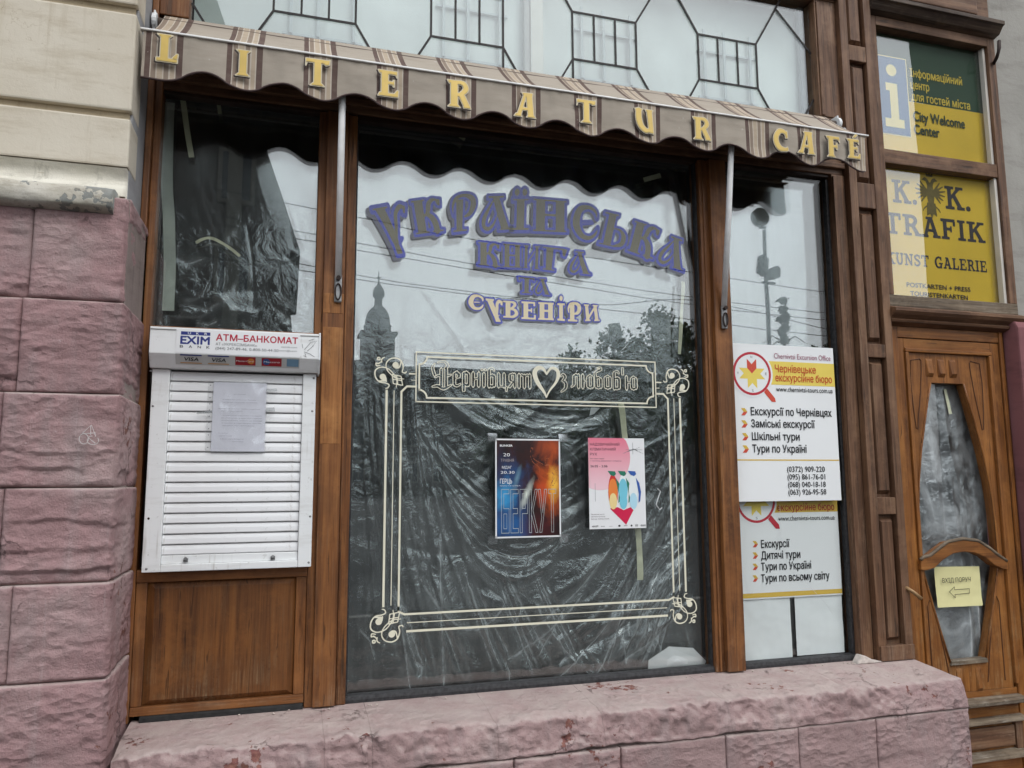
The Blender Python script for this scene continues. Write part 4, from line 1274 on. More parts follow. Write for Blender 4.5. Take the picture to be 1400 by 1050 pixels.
# sloping cloth back to the roller
P = np.zeros((10, 301, 3))
for i in range(301):
    x = AX0 + .03 + (AX1 - AX0 - .05) * i / 300
    for j in range(10):
        s_ = j / 9
        P[j, i] = (x, YB + (.245) * s_, ZB + .006 + .213 * s_ - .010 * math.sin(math.pi * s_) + .002 * math.sin(x * 23) * math.sin(math.pi * s_))
grid_obj('awning_cloth', P, canvas, aw)
obj('front_bar', MB().box(AX0 - .012, AX1 + .02, YB - .014, YB + .010, ZB - .002, ZB + .006), m_plain('white_bar', rgb(236, 235, 232), .4, .0, .08), aw, bevel=.003)
obj('roller_tube', MB().tube([(AX0 + .01, -.078, 3.478), (AX1 + .02, -.078, 3.478)], .020, 14), under, aw, smooth=True)
for x in (AX0 - .004, AX1 + .022):
    obj('roller_bracket', MB().tube([(x - .006, -.085, 3.475), (x + .012, -.085, 3.475)], .036, 16).box(x - .002, x + .006, -.10, -.03, 3.43, 3.52), white_metal, aw, bevel=.002)
for x in (2.700, 2.722, 2.742):
    obj('crank_ring', MB().tube([(x - .004, -.15, 3.40), (x + .006, -.15, 3.40)], .026, 14), steel, aw)
for (xa, xb, zb, yb) in ((.172, .186, 2.42, -.075), (1.992, 2.036, 2.40, -.085)):
    obj('arm', MB().tube([(xb, yb, zb + .03), ((xa + xb) / 2, (yb + YB) / 2, (zb + ZB) / 2 + .005), (xa, YB + .01, ZB - .01)], .0145, 10), m_plain('white_arm_paint', rgb(238, 237, 234), .4), aw, smooth=True)
    br = obj('arm_bracket', MB().box(xb - .016, xb + .016, yb - .006, yb + .006, zb - .075, zb + .045), steel, aw, bevel=.006)
    obj('bracket_loop', MB().tube([(xb + .012 * math.cos(a), yb - .012, zb - .03 + .034 * math.sin(a)) for a in [i * math.pi / 8 for i in range(17)]], .0035, 6), rust, br)
    obj('pivot', MB().tube([(xb, yb - .022, zb + .028), (xb, yb + .004, zb + .028)], .010, 10), rust, br)

# Latin glyph strokes: (width, prims) in a box one unit tall
def fl(x, z, wdt, up):         # flared serif
    s_ = 1 if up else -1
    return ('P', [(x - wdt, z), (x + wdt, z), (x + wdt * .45, z - s_ * .13), (x - wdt * .45, z - s_ * .13)])
LAT = {
 'L': (.72, [('B', (.14, .40, 0, 1)), fl(.27, 1, .25, 1), ('B', (.02, .70, 0, .13)), ('P', [(.50, .13), (.70, .13), (.72, .33), (.66, .33)])]),
 'I': (.5, [('B', (.12, .38, 0, 1)), fl(.25, 1, .25, 1), fl(.25, 0, .25, 0)]),
 'T': (.82, [('B', (.29, .54, 0, 1)), ('P', [(0, 1), (.78, 1), (.84, 1.04), (.82, .84), (.70, .80), (.62, .86), (.04, .86), (.0, .72)]), fl(.415, 0, .25, 0)]),
 'E': (.74, [('B', (.12, .38, 0, 1)), ('P', [(0, 1), (.70, 1), (.70, .76), (.64, .86), (.06, .88)]), ('B', (.3, .58, .47, .59)), ('P', [(.55, .40), (.60, .40), (.60, .66), (.55, .66)]), ('P', [(0, 0), (.74, 0), (.76, .27), (.69, .27), (.60, .13), (.06, .13)])]),
 'R': (.84, [('B', (.12, .38, 0, 1)), fl(.25, 0, .23, 0), ('P', [(0, 1), (.5, 1), (.5, .88), (.06, .88)]), ('S', [(.3, .94, .065), (.58, .92, .085), (.68, .72, .10), (.52, .52, .08), (.36, .46, .06)]), ('P', [(.38, .50), (.62, .50), (.84, .06), (.86, 0), (.60, 0), (.58, .10)])]),
 'A': (.86, [('P', [(.06, 0), (.24, 0), (.50, .98), (.38, .98)]), ('P', [(.55, 0), (.80, 0), (.72, 1.02), (.46, 1.02)]), ('B', (.24, .62, .28, .40)), fl(.13, 0, .17, 0), fl(.68, 0, .2, 0), ('P', [(.3, 1.02), (.76, 1.04), (.74, .9), (.4, .84)])]),
 'U': (.78, [('S', [(.16, .92, .12), (.15, .62, .13), (.24, .30, .12), (.46, .10, .10), (.62, .16, .06)]), ('P', [(.50, 1), (.74, 1), (.80, 0), (.60, .02)]), ('P', [(0, 1), (.34, 1), (.26, .90), (.03, .86)]), ('P', [(.44, 1), (.80, 1), (.74, .9), (.5, .9)])]),
 'C': (.74, [('S', [(.70, .74, .05), (.60, .90, .08), (.36, .92, .11), (.17, .68, .12), (.16, .38, .13), (.34, .12, .12), (.66, .08, .07)]), ('P', [(.64, .62), (.76, .64), (.74, .98), (.64, .90)]), ('P', [(.60, 0), (.78, .06), (.74, .22), (.62, .16)])]),
 'F': (.72, [('B', (.12, .38, 0, 1)), ('P', [(0, 1), (.72, 1), (.74, .74), (.66, .86), (.06, .88)]), ('B', (.3, .58, .46, .58)), ('P', [(.54, .38), (.60, .38), (.60, .68), (.54, .68)]), fl(.25, 0, .23, 0)]),
}
gold = m_plain('gold_letter', rgb(208, 178, 98), .38, .15, .08, 12); rim = m_plain('pale_letter_rim', rgb(206, 194, 166), .4, 0, .04); shad = m_plain('letter_drop_shadow', rgb(50, 38, 36), .6)
# centre x, centre z, height, letter
AWL = []
for ch, u, v, hh in (('L', 229, 67, 37), ('I', 332.5, 87, 35), ('T', 434, 100, 36), ('E', 530.5, 115, 35), ('R', 627, 129.5, 36), ('A', 717.5, 144.5, 32), ('T', 801, 153, 31), ('U', 880, 166, 32), ('R', 958.5, 176.5, 30), ('C', 1066, 192, 29), ('A', 1101.5, 196, 29), ('F', 1138, 201, 28), ('É', 1166, 204, 26)):
    a = xz(u, v, YB - .02); t_ = xz(u, v - hh / 2, YB - .02); AWL.append((ch, a[0], a[1], 2 * (t_[1] - a[1])))
for ch, cx, cz, hh in AWL:
    wd, pr = LAT['E' if ch == 'É' else ch]
    if ch == 'É':
        pr = pr + [('P', [(.34, 1.08), (.48, 1.08), (.66, 1.24), (.52, 1.28)])]
    m_ = lambda x, z: (cx + (x - wd / 2) * hh, cz + (z - .5) * hh)
    ms = lambda x, z: (cx + (x - wd / 2) * hh - .0035, cz + (z - .5) * hh - .004)
    a = MB(); glyph_layer(a, pr, wd, .028, .040, YB - .0225, ms, pad=.4); lt = obj('letter', a, shad, aw, recalc=False)  # dark offset copy of the glyph, its shadow as flat colour
    b_ = MB(); glyph_layer(b_, pr, wd, .028, .026, YB - .0245, m_, pad=.4); obj('rim', b_, rim, lt, recalc=False)
    c = MB(); glyph_layer(c, pr, wd, .028, -.012, YB - .0265, m_, pad=.4); obj('gold_face', c, gold, lt, recalc=False)

# ---------------------------------------------------------------- blue lettering inside the centre window
blue = m_plain('blue_vinyl', rgb(20, 40, 168), .5, 0, .06, 8); olive = m_plain('dark_ochre_vinyl', rgb(88, 80, 44), .55, 0, .1, 10)  # upper words get a darker ochre fill than the cream last word
cream = m_plain('cream_vinyl', rgb(232, 212, 172), .5, 0, .04); gsh = m_plain('grey_shadow_vinyl', rgb(70, 70, 92), .6, 0, .05)
def B(a, b_, c, d): return ('B', (a, b_, c, d))
CY = {
 'К': (.95, [B(.08, .40, 0, 1), B(0, .50, 0, .10), B(0, .46, .90, 1), ('S', [(.38, .50, .05), (.50, .62, .09), (.55, .82, .10), (.66, .92, .08), (.80, .92, .05)]), ('P', [(.74, .98), (.94, .94), (.92, .70), (.80, .74), (.74, .86)]), ('S', [(.40, .54, .05), (.56, .48, .10), (.68, .30, .12), (.72, .06, .12)]), B(.54, .95, 0, .10)]),
 'Н': (.98, [B(.08, .38, 0, 1), B(.62, .92, 0, 1), B(.0, .98, 0, .10), B(0, .98, .90, 1), B(.3, .7, .46, .58), ('-', [B(.40, .60, .12, .44), B(.40, .60, .60, .88)])]),
 'Р': (.90, [B(.16, .46, 0, .92), B(.02, .66, 0, .10), ('S', [(.08, .48, .03), (.06, .70, .06), (.18, .92, .08), (.46, 1.0, .07), (.74, .90, .11), (.80, .70, .13), (.70, .50, .10), (.50, .42, .05)])]),
 'А': (.98, [('P', [(.34, 1), (.62, 1), (.94, 0), (.64, 0)]), B(.22, .80, .89, 1), B(.56, 1.0, 0, .09), ('S', [(.42, .86, .04), (.26, .62, .07), (.12, .36, .09), (.12, .14, .08), (.26, .07, .08), (.42, .20, .06), (.52, .42, .04)])]),
 'Ї': (.62, [B(.16, .48, 0, .76), B(.0, .64, 0, .10), B(.02, .62, .68, .77), ('S', [(.18, .90, .11), (.19, .90, .11)]), ('S', [(.45, .90, .11), (.46, .90, .11)])]),
 'С': (.90, [('S', [(.86, .62, .03), (.82, .82, .07), (.60, .94, .08), (.32, .88, .12), (.18, .60, .14), (.18, .34, .14), (.34, .10, .11), (.60, .06, .08), (.80, .20, .06), (.88, .38, .02)]), ('P', [(.34, .52), (.66, .54), (.70, .49), (.34, .45)])]),
 'Ь': (.88, [B(.14, .44, 0, 1), B(0, .52, .90, 1), B(.0, .60, 0, .09), ('S', [(.36, .54, .04), (.62, .54, .06), (.78, .38, .10), (.76, .16, .10), (.52, .05, .05)])]),
 'У': (.92, [('P', [(.04, 1), (.36, 1), (.68, .24), (.52, .20), (.42, .22)]), B(0, .46, .91, 1), ('S', [(.58, .30, .07), (.62, .60, .08), (.64, .80, .08), (.76, .92, .08), (.88, .90, .05)]), ('P', [(.80, .98), (.96, .94), (.94, .74), (.84, .76)]), ('P', [(.42, .26), (.78, .30), (.66, .22), (.80, -.02), (.52, -.02)])]),
 'И': (.98, [B(.08, .30, 0, 1), B(.68, .90, 0, 1), B(0, .37, 0, .09), B(.61, .98, 0, .09), B(0, .37, .91, 1), B(.61, .98, .91, 1), ('P', [(.28, .14), (.70, .70), (.70, .88), (.28, .34)])]),
 'Г': (.88, [B(.12, .42, 0, 1), B(0, .54, 0, .10), B(0, .80, .89, 1), ('P', [(.62, 1), (.88, .98), (.84, .62), (.72, .66), (.66, .88)])]),
 'Т': (.96, [B(.34, .64, 0, 1), B(.2, .78, 0, .12), B(.04, .92, .86, 1), ('P', [(0, 1), (.13, 1), (.13, .74), (.03, .74)]), ('P', [(.83, 1), (.96, 1), (.93, .74), (.83, .74)])]),
 'В': (.90, [B(.14, .42, 0, 1), B(.0, .5, 0, .09), B(0, .5, .91, 1), ('S', [(.34, .93, .05), (.60, .92, .07), (.68, .76, .09), (.50, .58, .06), (.36, .54, .04)]), ('S', [(.4, .52, .05), (.66, .48, .08), (.78, .26, .10), (.60, .08, .08), (.36, .06, .05)])]),
 'Е': (.84, [B(.12, .40, 0, 1), B(0, .80, .90, 1), B(0, .84, 0, .10), B(.3, .62, .46, .56), B(.72, .82, .76, 1), B(.75, .86, 0, .26), B(.56, .64, .38, .64)]),
 'І': (.56, [B(.14, .42, 0, .80), B(0, .56, 0, .09), B(0, .56, .72, .81), ('S', [(.28, 1.04, .12), (.285, 1.04, .12)])]),
}
wl = thing('window_lettering', 'Ukrainian shop name in blue-outlined ochre and cream letters arched on the centre window', 'lettering', (1.1, .006, 2.2))
def cy_word(items, fillm, grow=.052, inset=.028, sh=(-.065, -.055), cell=.03):
    for ch, q in items:
        wd, pr = CY[ch]
        Q = [xz(a, b_, .006) for a, b_ in q]; mp_ = quadmap(wd, Q)
        hgt = math.hypot(Q[0][0] - Q[3][0], Q[0][1] - Q[3][1])
        o_ = MB(); glyph_layer(o_, pr, wd, cell, grow, .0065, mp_, pad=.25)
        base_ = obj('letter', o_, blue, wl, recalc=False)
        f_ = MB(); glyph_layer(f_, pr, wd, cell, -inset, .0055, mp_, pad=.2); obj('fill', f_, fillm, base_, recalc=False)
        s_ = MB(); glyph_layer(s_, pr, wd, cell * 1.3, grow, .0078, lambda x, z: tuple(a + b_ * hgt for a, b_ in zip(mp_(x, z), sh)), pad=.25)
        obj('drop_shadow_print', s_, gsh, base_, recalc=False)
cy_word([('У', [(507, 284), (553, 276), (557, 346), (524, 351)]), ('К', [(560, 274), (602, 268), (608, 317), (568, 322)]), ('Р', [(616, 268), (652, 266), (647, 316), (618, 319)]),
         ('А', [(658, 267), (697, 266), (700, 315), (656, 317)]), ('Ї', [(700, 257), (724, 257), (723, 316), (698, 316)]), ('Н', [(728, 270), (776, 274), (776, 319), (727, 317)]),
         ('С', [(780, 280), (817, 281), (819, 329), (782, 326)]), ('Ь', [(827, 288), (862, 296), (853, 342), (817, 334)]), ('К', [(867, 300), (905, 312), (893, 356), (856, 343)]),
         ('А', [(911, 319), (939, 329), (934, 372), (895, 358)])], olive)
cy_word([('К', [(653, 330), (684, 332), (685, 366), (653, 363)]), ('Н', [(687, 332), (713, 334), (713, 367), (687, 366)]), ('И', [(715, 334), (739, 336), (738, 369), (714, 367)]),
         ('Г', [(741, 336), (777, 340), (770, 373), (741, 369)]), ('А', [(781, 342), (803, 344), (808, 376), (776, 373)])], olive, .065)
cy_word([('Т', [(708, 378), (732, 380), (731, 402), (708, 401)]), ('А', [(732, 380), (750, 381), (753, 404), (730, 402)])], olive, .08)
cy_word([('С', [(640, 402), (661, 404), (661, 424), (640, 422)]), ('У', [(664, 408), (686, 410), (688, 440), (665, 438)]), ('В', [(688, 411), (709, 412), (709, 435), (688, 434)]),
         ('Е', [(713, 412), (732, 413), (732, 437), (713, 436)]), ('Н', [(736, 413), (757, 414), (757, 438), (736, 437)]), ('І', [(762, 409), (772, 409), (772, 439), (762, 438)]),
         ('Р', [(776, 414), (794, 415), (794, 440), (776, 439)]), ('И', [(798, 416), (817, 417), (820, 439), (800, 439)])], cream, .085, .0)

# ---------------------------------------------------------------- cream line frame on the glass
df = thing('painted_frame', 'cream line border with scrolled corners and a lettered banner on the centre window', 'window decal', (1.11, -.004, 1.5))
fr = m_plain('cream_line_vinyl', rgb(228, 224, 202), .5, 0, .04)
YD = -.0042
def line(mb, pts_, wd, closed=False, y=YD):
    n = len(pts_)
    seg = list(zip(pts_[:-1], pts_[1:])) + ([(pts_[-1], pts_[0])] if closed else [])
    for i, (a, b_) in enumerate(seg):
        d = Vector((b_[0] - a[0], b_[1] - a[1])); L = d.length
        if L < 1e-6: continue
        d /= L; n_ = Vector((-d.y, d.x)) * wd / 2; e = d * wd * .35
        mb.flat([(a[0] + n_.x - e.x, a[1] + n_.y - e.y), (b_[0] + n_.x + e.x, b_[1] + n_.y + e.y), (b_[0] - n_.x + e.x, b_[1] - n_.y + e.y), (a[0] - n_.x - e.x, a[1] - n_.y - e.y)], y - .00012 * (i % 3))
P = MB(); bx0, bx1, bz0, bz1 = .534, 1.695, 1.940, 2.160
line(P, [(bx0, bz0), (bx0, bz1), (bx1, bz1), (bx1, bz0)], .0055, True); obj('banner_outline', P, fr, df, recalc=False)
P = MB(); ix0, ix1, iz0, iz1, n_ = bx0 + .014, bx1 - .014, bz0 + .018, bz1 - .020, .034
arc = lambda cx, cz, a0, a1: [(cx + n_ * math.cos(a0 + (a1 - a0) * k / 6), cz + n_ * math.sin(a0 + (a1 - a0) * k / 6)) for k in range(7)]
H_ = math.pi / 2
pts_ = arc(ix0, iz0, H_, 0) + arc(ix1, iz0, 2 * H_, H_) + arc(ix1, iz1, 3 * H_, 2 * H_) + arc(ix0, iz1, 4 * H_, 3 * H_)
line(P, pts_, .0075, True); obj('banner_inline', P, fr, df, recalc=False)
CX = (bx0 + bx1) / 2
zt, zb = 2.012, 1.038
for s_ in (-1, 1):
    X_ = lambda d: CX + s_ * d
    P = MB(); line(P, [(X_(.644), zb + .012), (X_(.644), zt - .03), (X_(.620), zt - .006), (X_(.583), zt - .006)], .0085); line(P, [(X_(.644), zb + .03), (X_(.644), zb + .012), (X_(.618), zb)], .0085)
    obj('border_line', P, fr, df, recalc=False)
    P = MB(); line(P, [(X_(.708), 1.075), (X_(.708), 1.985)], .0095); obj('border_line', P, fr, df, recalc=False)
    P = MB(); line(P, [(X_(.676), 1.078), (X_(.676), 1.985)], .0035); obj('border_line', P, fr, df, recalc=False)
    P = MB(); line(P, [(X_(.583), 2.062), (X_(.610), 2.062)], .006); line(P, [(X_(.583), 2.034), (X_(.600), 2.034)], .003); obj('border_line', P, fr, df, recalc=False)
for z, wd in ((1.038, .0085), (1.003, .0035), (.968, .0095)):
    P = MB(); line(P, [(CX - .617 + (.01 if z < 1.03 else 0), z), (CX + .617 - (.01 if z < 1.03 else 0), z)], wd); obj('border_line', P, fr, df, recalc=False)
orn = [('S', [(.10, .99, .018), (.17, .99, .018), (.17, 1.06, .018), (.10, 1.06, .018), (.10, .99, .018)]),
       ('S', [(.24, .90, .012), (.24, 1.02, .016), (.33, 1.08, .012)]), ('S', [(.04, .86, .012), (.07, .78, .018), (.19, .80, .010)]), ('S', [(.22, .93, .01), (.13, .86, .02), (.05, .88, .01)]),
       ('S', [(1.08, .62, .010), (1.05, .57, .016), (.94, .60, .016), (.97, .76, .016), (.90, .98, .018), (.72, 1.07, .018), (.50, 1.02, .016), (.39, .86, .014), (.42, .66, .014), (.56, .50, .014), (.74, .38, .014), (1.0, .36, .008)]),
       ('S', [(.90, .98, .015), (.84, .76, .02), (.72, .74, .03)]), ('S', [(.71, .83, .10), (.715, .83, .10)]),
       ('S', [(.38, .02, .010), (.46, .04, .016), (.50, .14, .016), (.38, .20, .016), (.16, .24, .016), (.03, .42, .018), (.04, .64, .018), (.24, .74, .016), (.48, .68, .014), (.66, .50, .014), (.76, .30, .014), (.74, .06, .008)]),
       ('S', [(.14, .26, .015), (.34, .28, .03)]), ('S', [(.28, .41, .10), (.285, .41, .10)]), ('S', [(.36, .36, .05), (.40, .26, .02)]),
       ('L', [(.60, .50, .013), (.90, .45, .013), (.96, .14, .013), (.64, .19, .013), (.60, .50, .013)]), ('L', [(.75, .48, .011), (.80, .16, .011)]), ('L', [(.62, .34, .011), (.93, .30, .011)])]
def corner(fx, x0, z0, fz):
    P = MB(); S_ = .128
    glyph_layer(P, orn, 1.1, .0175, 0.004, YD, lambda x, z: (x0 + fx * x * S_, z0 + fz * z * S_), ht=1.15, pad=.06)
    obj('corner_scroll', P, fr, df, recalc=False)
corner(1, CX - .762, 1.992, 1); corner(-1, CX + .762, 1.992, 1); corner(1, CX - .762, 1.066, -1); corner(-1, CX + .762, 1.066, -1)
# heart
P = MB(); xs = np.arange(-.08, .085, .0018); X, Z = np.meshgrid(xs, np.arange(-.10, .085, .0018))
def heart_prims(k): return [('S', [(0, .030, .004), (-.018, .056, .007), (-.044, .056, .010), (-.058, .032, .011), (-.044, -.010, .010), (-.012, -.055, .006), (-.002, -.078, .003)]), ('S', [(0, .030, .004), (.022, .058, .006), (.048, .054, .008), (.058, .030, .009), (.046, -.006, .006), (.014, -.046, .004), (-.002, -.078, .003)])]
iso(P, -field(X, Z, heart_prims(1)), xs, np.arange(-.10, .085, .0018), YD, lambda x, z: (1.140 + x, 2.052 + z)); obj('heart', P, fr, df, recalc=False)
# blackletter: outlined pen strokes
def V(x, a, b_, w_=.13): return ('P', [(x, a), (x + w_ / 2, a - .10), (x + w_, a), (x + w_, b_), (x + w_ / 2, b_ + .10), (x, b_)])
GO = {
 'Ч': (1.05, [('S', [(.1, 1.25, .03), (.02, 1.0, .05), (.12, .62, .06)]), V(.40, .02, .95), V(.66, -.06, 1.0), ('S', [(.30, 1.35, .03), (.62, 1.42, .04), (.80, 1.18, .06), (.66, 1.0, .04)]), ('S', [(.16, .5, .03), (.34, .60, .05), (.5, .5, .03)]), ('S', [(.02, -.05, .03), (.3, .0, .07), (.6, -.14, .07), (1.0, .08, .03)]), ('P', [(.80, .55), (.98, .62), (.98, .70), (.78, .66)])]),
 'е': (.48, [V(.04, .12, .72), ('P', [(.08, .78), (.24, .90), (.42, .72), (.40, .52), (.28, .50), (.28, .66)]), ('S', [(.1, .12, .05), (.24, .04, .06), (.42, .14, .03)]), ('P', [(.14, .42), (.38, .52), (.36, .58), (.14, .48)])]),
 'р': (.52, [V(.06, -.22, .78), V(.32, .12, .72), ('P', [(.1, .78), (.26, .92), (.42, .78), (.3, .72)]), ('P', [(.1, .14), (.3, .0), (.42, .12), (.28, .2)])]),
 'н': (.54, [V(.04, .08, .80), V(.34, .08, .80), ('P', [(.12, .40), (.40, .50), (.40, .58), (.12, .48)])]),
 'ї': (.30, [V(.08, .08, .78), ('S', [(.04, 1.02, .05), (.05, 1.02, .05)]), ('S', [(.22, 1.02, .05), (.23, 1.02, .05)])]),
 'в': (.54, [V(.06, .06, 1.02), V(.34, .12, .66), ('S', [(.12, 1.05, .04), (.3, 1.12, .05), (.4, 1.0, .03)]), ('P', [(.12, .66), (.3, .80), (.44, .68), (.3, .62)]), ('P', [(.1, .1), (.28, -.02), (.42, .12), (.26, .16)])]),
 'ц': (.60, [V(.04, .08, .80), V(.34, .08, .80), ('P', [(.08, .06), (.5, .06), (.5, .12), (.1, .14)]), ('P', [(.48, .10), (.58, .06), (.56, -.2), (.5, -.2)])]),
 'я': (.52, [V(.32, .08, .80), V(.08, .46, .76), ('P', [(.1, .78), (.28, .9), (.4, .78)]), ('P', [(.30, .42), (.40, .42), (.14, .02), (.02, .04)]), ('P', [(.1, .4), (.3, .36), (.34, .44), (.14, .5)])]),
 'м': (.82, [V(.04, .08, .80), V(.34, .08, .76), V(.64, .08, .80), ('P', [(.1, .70), (.26, .88), (.42, .74), (.56, .88), (.70, .74), (.56, .76), (.40, .64), (.24, .76)])]),
 'з': (.46, [('S', [(.06, .76, .03), (.22, .86, .06), (.34, .70, .07), (.18, .50, .04)]), ('S', [(.16, .48, .03), (.36, .38, .08), (.36, .06, .07), (.1, -.16, .04)])]),
 'л': (.54, [V(.34, .08, .80), V(.08, .24, .72), ('P', [(.08, .74), (.26, .9), (.42, .78), (.3, .72)]), ('S', [(.02, .10, .04), (.12, .2, .04)])]),
 'ю': (.76, [V(.04, .08, .80), V(.34, .14, .70), V(.60, .14, .70), ('P', [(.12, .40), (.38, .46), (.38, .52), (.12, .48)]), ('P', [(.36, .72), (.52, .88), (.70, .72), (.54, .74)]), ('P', [(.36, .14), (.52, .0), (.70, .14), (.54, .16)])]),
 'о': (.50, [V(.04, .14, .70), V(.32, .14, .70), ('P', [(.06, .72), (.24, .88), (.42, .72), (.26, .74)]), ('P', [(.06, .14), (.24, .0), (.42, .14), (.26, .16)])]),
 'б': (.54, [V(.04, .14, .70), V(.32, .14, .60), ('P', [(.06, .62), (.24, .78), (.42, .62), (.26, .64)]), ('P', [(.06, .14), (.24, .0), (.42, .14), (.26, .16)]), ('S', [(.1, .72, .05), (.06, .98, .05), (.24, 1.12, .06), (.40, 1.20, .05), (.36, 1.32, .03), (.2, 1.28, .02)])]),
 "'": (.20, [('P', [(.04, .92), (.14, .92), (.13, 1.36), (.05, 1.36)])]),
}
def goth(word, x0, x1, zb_, h_):
    tot = sum(GO[c][0] for c in word); k = (x1 - x0) / (tot * h_); x = x0
    for c in word:
        wd, pr = GO[c]; P = MB()
        glyph_layer(P, pr, wd, .026, .010, YD, lambda a, z: (x + a * h_ * k, zb_ + z * h_), band=.019, ht=1.4, pad=.3)
        obj('letter', P, fr, df, recalc=False); x += wd * h_ * k
goth('Чернївцям', .606, 1.068, 2.012, .078); goth('з', 1.205, 1.240, 2.016, .078); goth("любов'ю", 1.262, 1.600, 2.020, .078)

# ---------------------------------------------------------------- the two posters
YP = -.006
po = thing('concert_poster', 'dark fiery blue and orange concert poster with a white border on the centre window', 'poster', (1.05, YP, 1.344))
px0, px1, pz0, pz1 = .893, 1.201, 1.342, 1.782
obj('poster_sheet', MB().box(px0, px1, YP, -.0045, pz0, pz1), whp, po)
t = NT('poster_print')
mp = t.n('ShaderNodeMapping'); mp.inputs['Location'].default_value = (-px0 / (px1 - px0), 0, -pz0 / (pz1 - pz0)); mp.inputs['Scale'].default_value = (1 / (px1 - px0), 1, 1 / (pz1 - pz0))
t.l(t.tc.outputs['Object'], mp.inputs['Vector']); v = mp.outputs[0]
def blob(cx, cz, sx_, sz_, rough=.45, sc=4, rot=0.):
    m = t.n('ShaderNodeMapping'); m.inputs['Location'].default_value = (-cx, 0, -cz); t.l(v, m.inputs['Vector'])
    ro = t.n('ShaderNodeMapping', vector_type='POINT'); ro.inputs['Rotation'].default_value = (0, rot, 0); ro.inputs['Scale'].default_value = (1 / sx_, .001, 1 / sz_)
    q = t.n('ShaderNodeVectorRotate', rotation_type='Y_AXIS'); q.inputs['Angle'].default_value = rot; t.l(m.outputs[0], q.inputs['Vector'])
    m2 = t.n('ShaderNodeMapping'); m2.inputs['Scale'].default_value = (1 / sx_, .001, 1 / sz_); t.l(q.outputs[0], m2.inputs['Vector'])
    L = t.n('ShaderNodeVectorMath', operation='LENGTH'); t.l(m2.outputs[0], L.inputs[0])
    return t.mr(t.math('SUBTRACT', L.outputs['Value'], t.math('MULTIPLY', t.math('SUBTRACT', t.noise(v, sc, 6, .65, .6), .5), rough * 4)), 1.0, .0)
col = t.ramp(t.noise(v, 5, 5), [(.3, rgb(24, 16, 20)), (.7, rgb(58, 24, 20))])
col = t.mix(blob(.18, .28, .42, .62), col, rgb(36, 84, 138)); col = t.mix(blob(.14, .42, .22, .18), col, rgb(60, 160, 214)); col = t.mix(blob(.2, .12, .35, .16), col, rgb(34, 92, 150))
col = t.mix(blob(.86, .92, .35, .18), col, rgb(170, 74, 34)); col = t.mix(blob(.84, .52, .26, .34), col, rgb(214, 96, 30)); col = t.mix(blob(.9, .54, .13, .2), col, rgb(246, 186, 70)); col = t.mix(blob(.70, .46, .14, .22), col, rgb(190, 70, 32))
col = t.mix(blob(.47, .43, .055, .22, .3, 6, -.55), col, rgb(214, 222, 210)); col = t.mix(blob(.33, .60, .05, .18, .3, 6, -.4), col, rgb(104, 140, 160)); col = t.mix(blob(.66, .12, .3, .16), col, rgb(70, 26, 30))
t.bsdf(col, .3, None, 0, .5)
pr1 = obj('printed_face', MB().flat([(px0 + .007, pz0 + .007), (px1 - .007, pz0 + .007), (px1 - .007, pz1 - .007), (px0 + .007, pz1 - .007)], YP - .0004), t.m, po, recalc=False)
W_, Hh = px1 - px0, pz1 - pz0
U = lambda a, b_: (px0 + a * W_, pz0 + b_ * Hh)
P = MB(); xs = np.arange(0, 1, .011); zs = np.arange(0, 1, .009); X, Z = np.meshgrid(xs, zs)
fig = [('S', [(.56, .90, .012), (.55, .84, .016), (.58, .78, .018), (.66, .74, .022), (.70, .72, .03)]), ('S', [(.80, .77, .034), (.805, .77, .034)]), ('P', [(.68, .74), (.86, .72), (.88, .60), (.82, .46), (.74, .46), (.66, .58)]), ('S', [(.86, .70, .026), (.93, .62, .02), (.88, .54, .018)])]
D = field(X, Z, fig); iso(P, .0035 - np.abs(D), xs, zs, YP - .0008, lambda x, z: U(x, z)); obj('figure_outline', P, m_plain('ember_print', rgb(170, 96, 66), .4), pr1, recalc=False)
P = MB(); big = []
def ol(L): big.append(L)
for k, (x, sh) in enumerate(((.09, 'Б'), (.23, 'Е'), (.37, 'Р'), (.51, 'К'), (.65, 'У'), (.81, 'Т'))):
    z0, z1, wd = .05, .485, .115
    prs = {'Б': [B(0, .3, 0, 1), B(0, 1, .9, 1), B(0, 1, .44, .56), B(0, 1, 0, .1), B(.7, 1, 0, .5)], 'Е': [B(0, .3, 0, 1), B(0, 1, .9, 1), B(0, .9, .44, .56), B(0, 1, 0, .1)], 'Р': [B(0, .3, 0, 1), B(0, 1, .9, 1), B(0, 1, .44, .56), B(.7, 1, .5, 1)],
           'К': [B(0, .3, 0, 1), ('P', [(.3, .5), (.8, 1), (1.1, 1), (.5, .5), (1.15, 0), (.85, 0), (.3, .42)])], 'У': [('P', [(0, 1), (.3, 1), (.6, .45), (.85, 1), (1.15, 1), (.45, 0), (.15, 0), (.45, .35)])], 'Т': [B(.35, .65, 0, 1), B(0, 1, .9, 1)]}[sh]
    gx = np.arange(-.1, 1.25, .03); gz = np.arange(-.05, 1.06, .007); GX, GZ = np.meshgrid(gx, gz)
    # uneven scale: work in a stretched space
    D = field(GX * wd, GZ * (z1 - z0), [(a, [(p * wd, q * (z1 - z0)) for p, q in b_] if a == 'P' else tuple(c * (wd if i < 2 else (z1 - z0)) for i, c in enumerate(b_))) for a, b_ in prs])
    iso(P, .0030 - np.abs(D), gx, gz, YP - .0010, lambda a, b_: U(x + a * wd, z0 + b_ * (z1 - z0)))
obj('outlined_title', P, m_plain('pale_outline_print', rgb(176, 182, 182), .4), pr1, recalc=False)
ptx = lambda s, a, b_, z, h_, m=whp, bo=.0: text_mesh('lettering', s, px0 + a * W_, px0 + b_ * W_, pz0 + z * Hh, h_ * Hh, YP - .0012, m, pr1, bo)
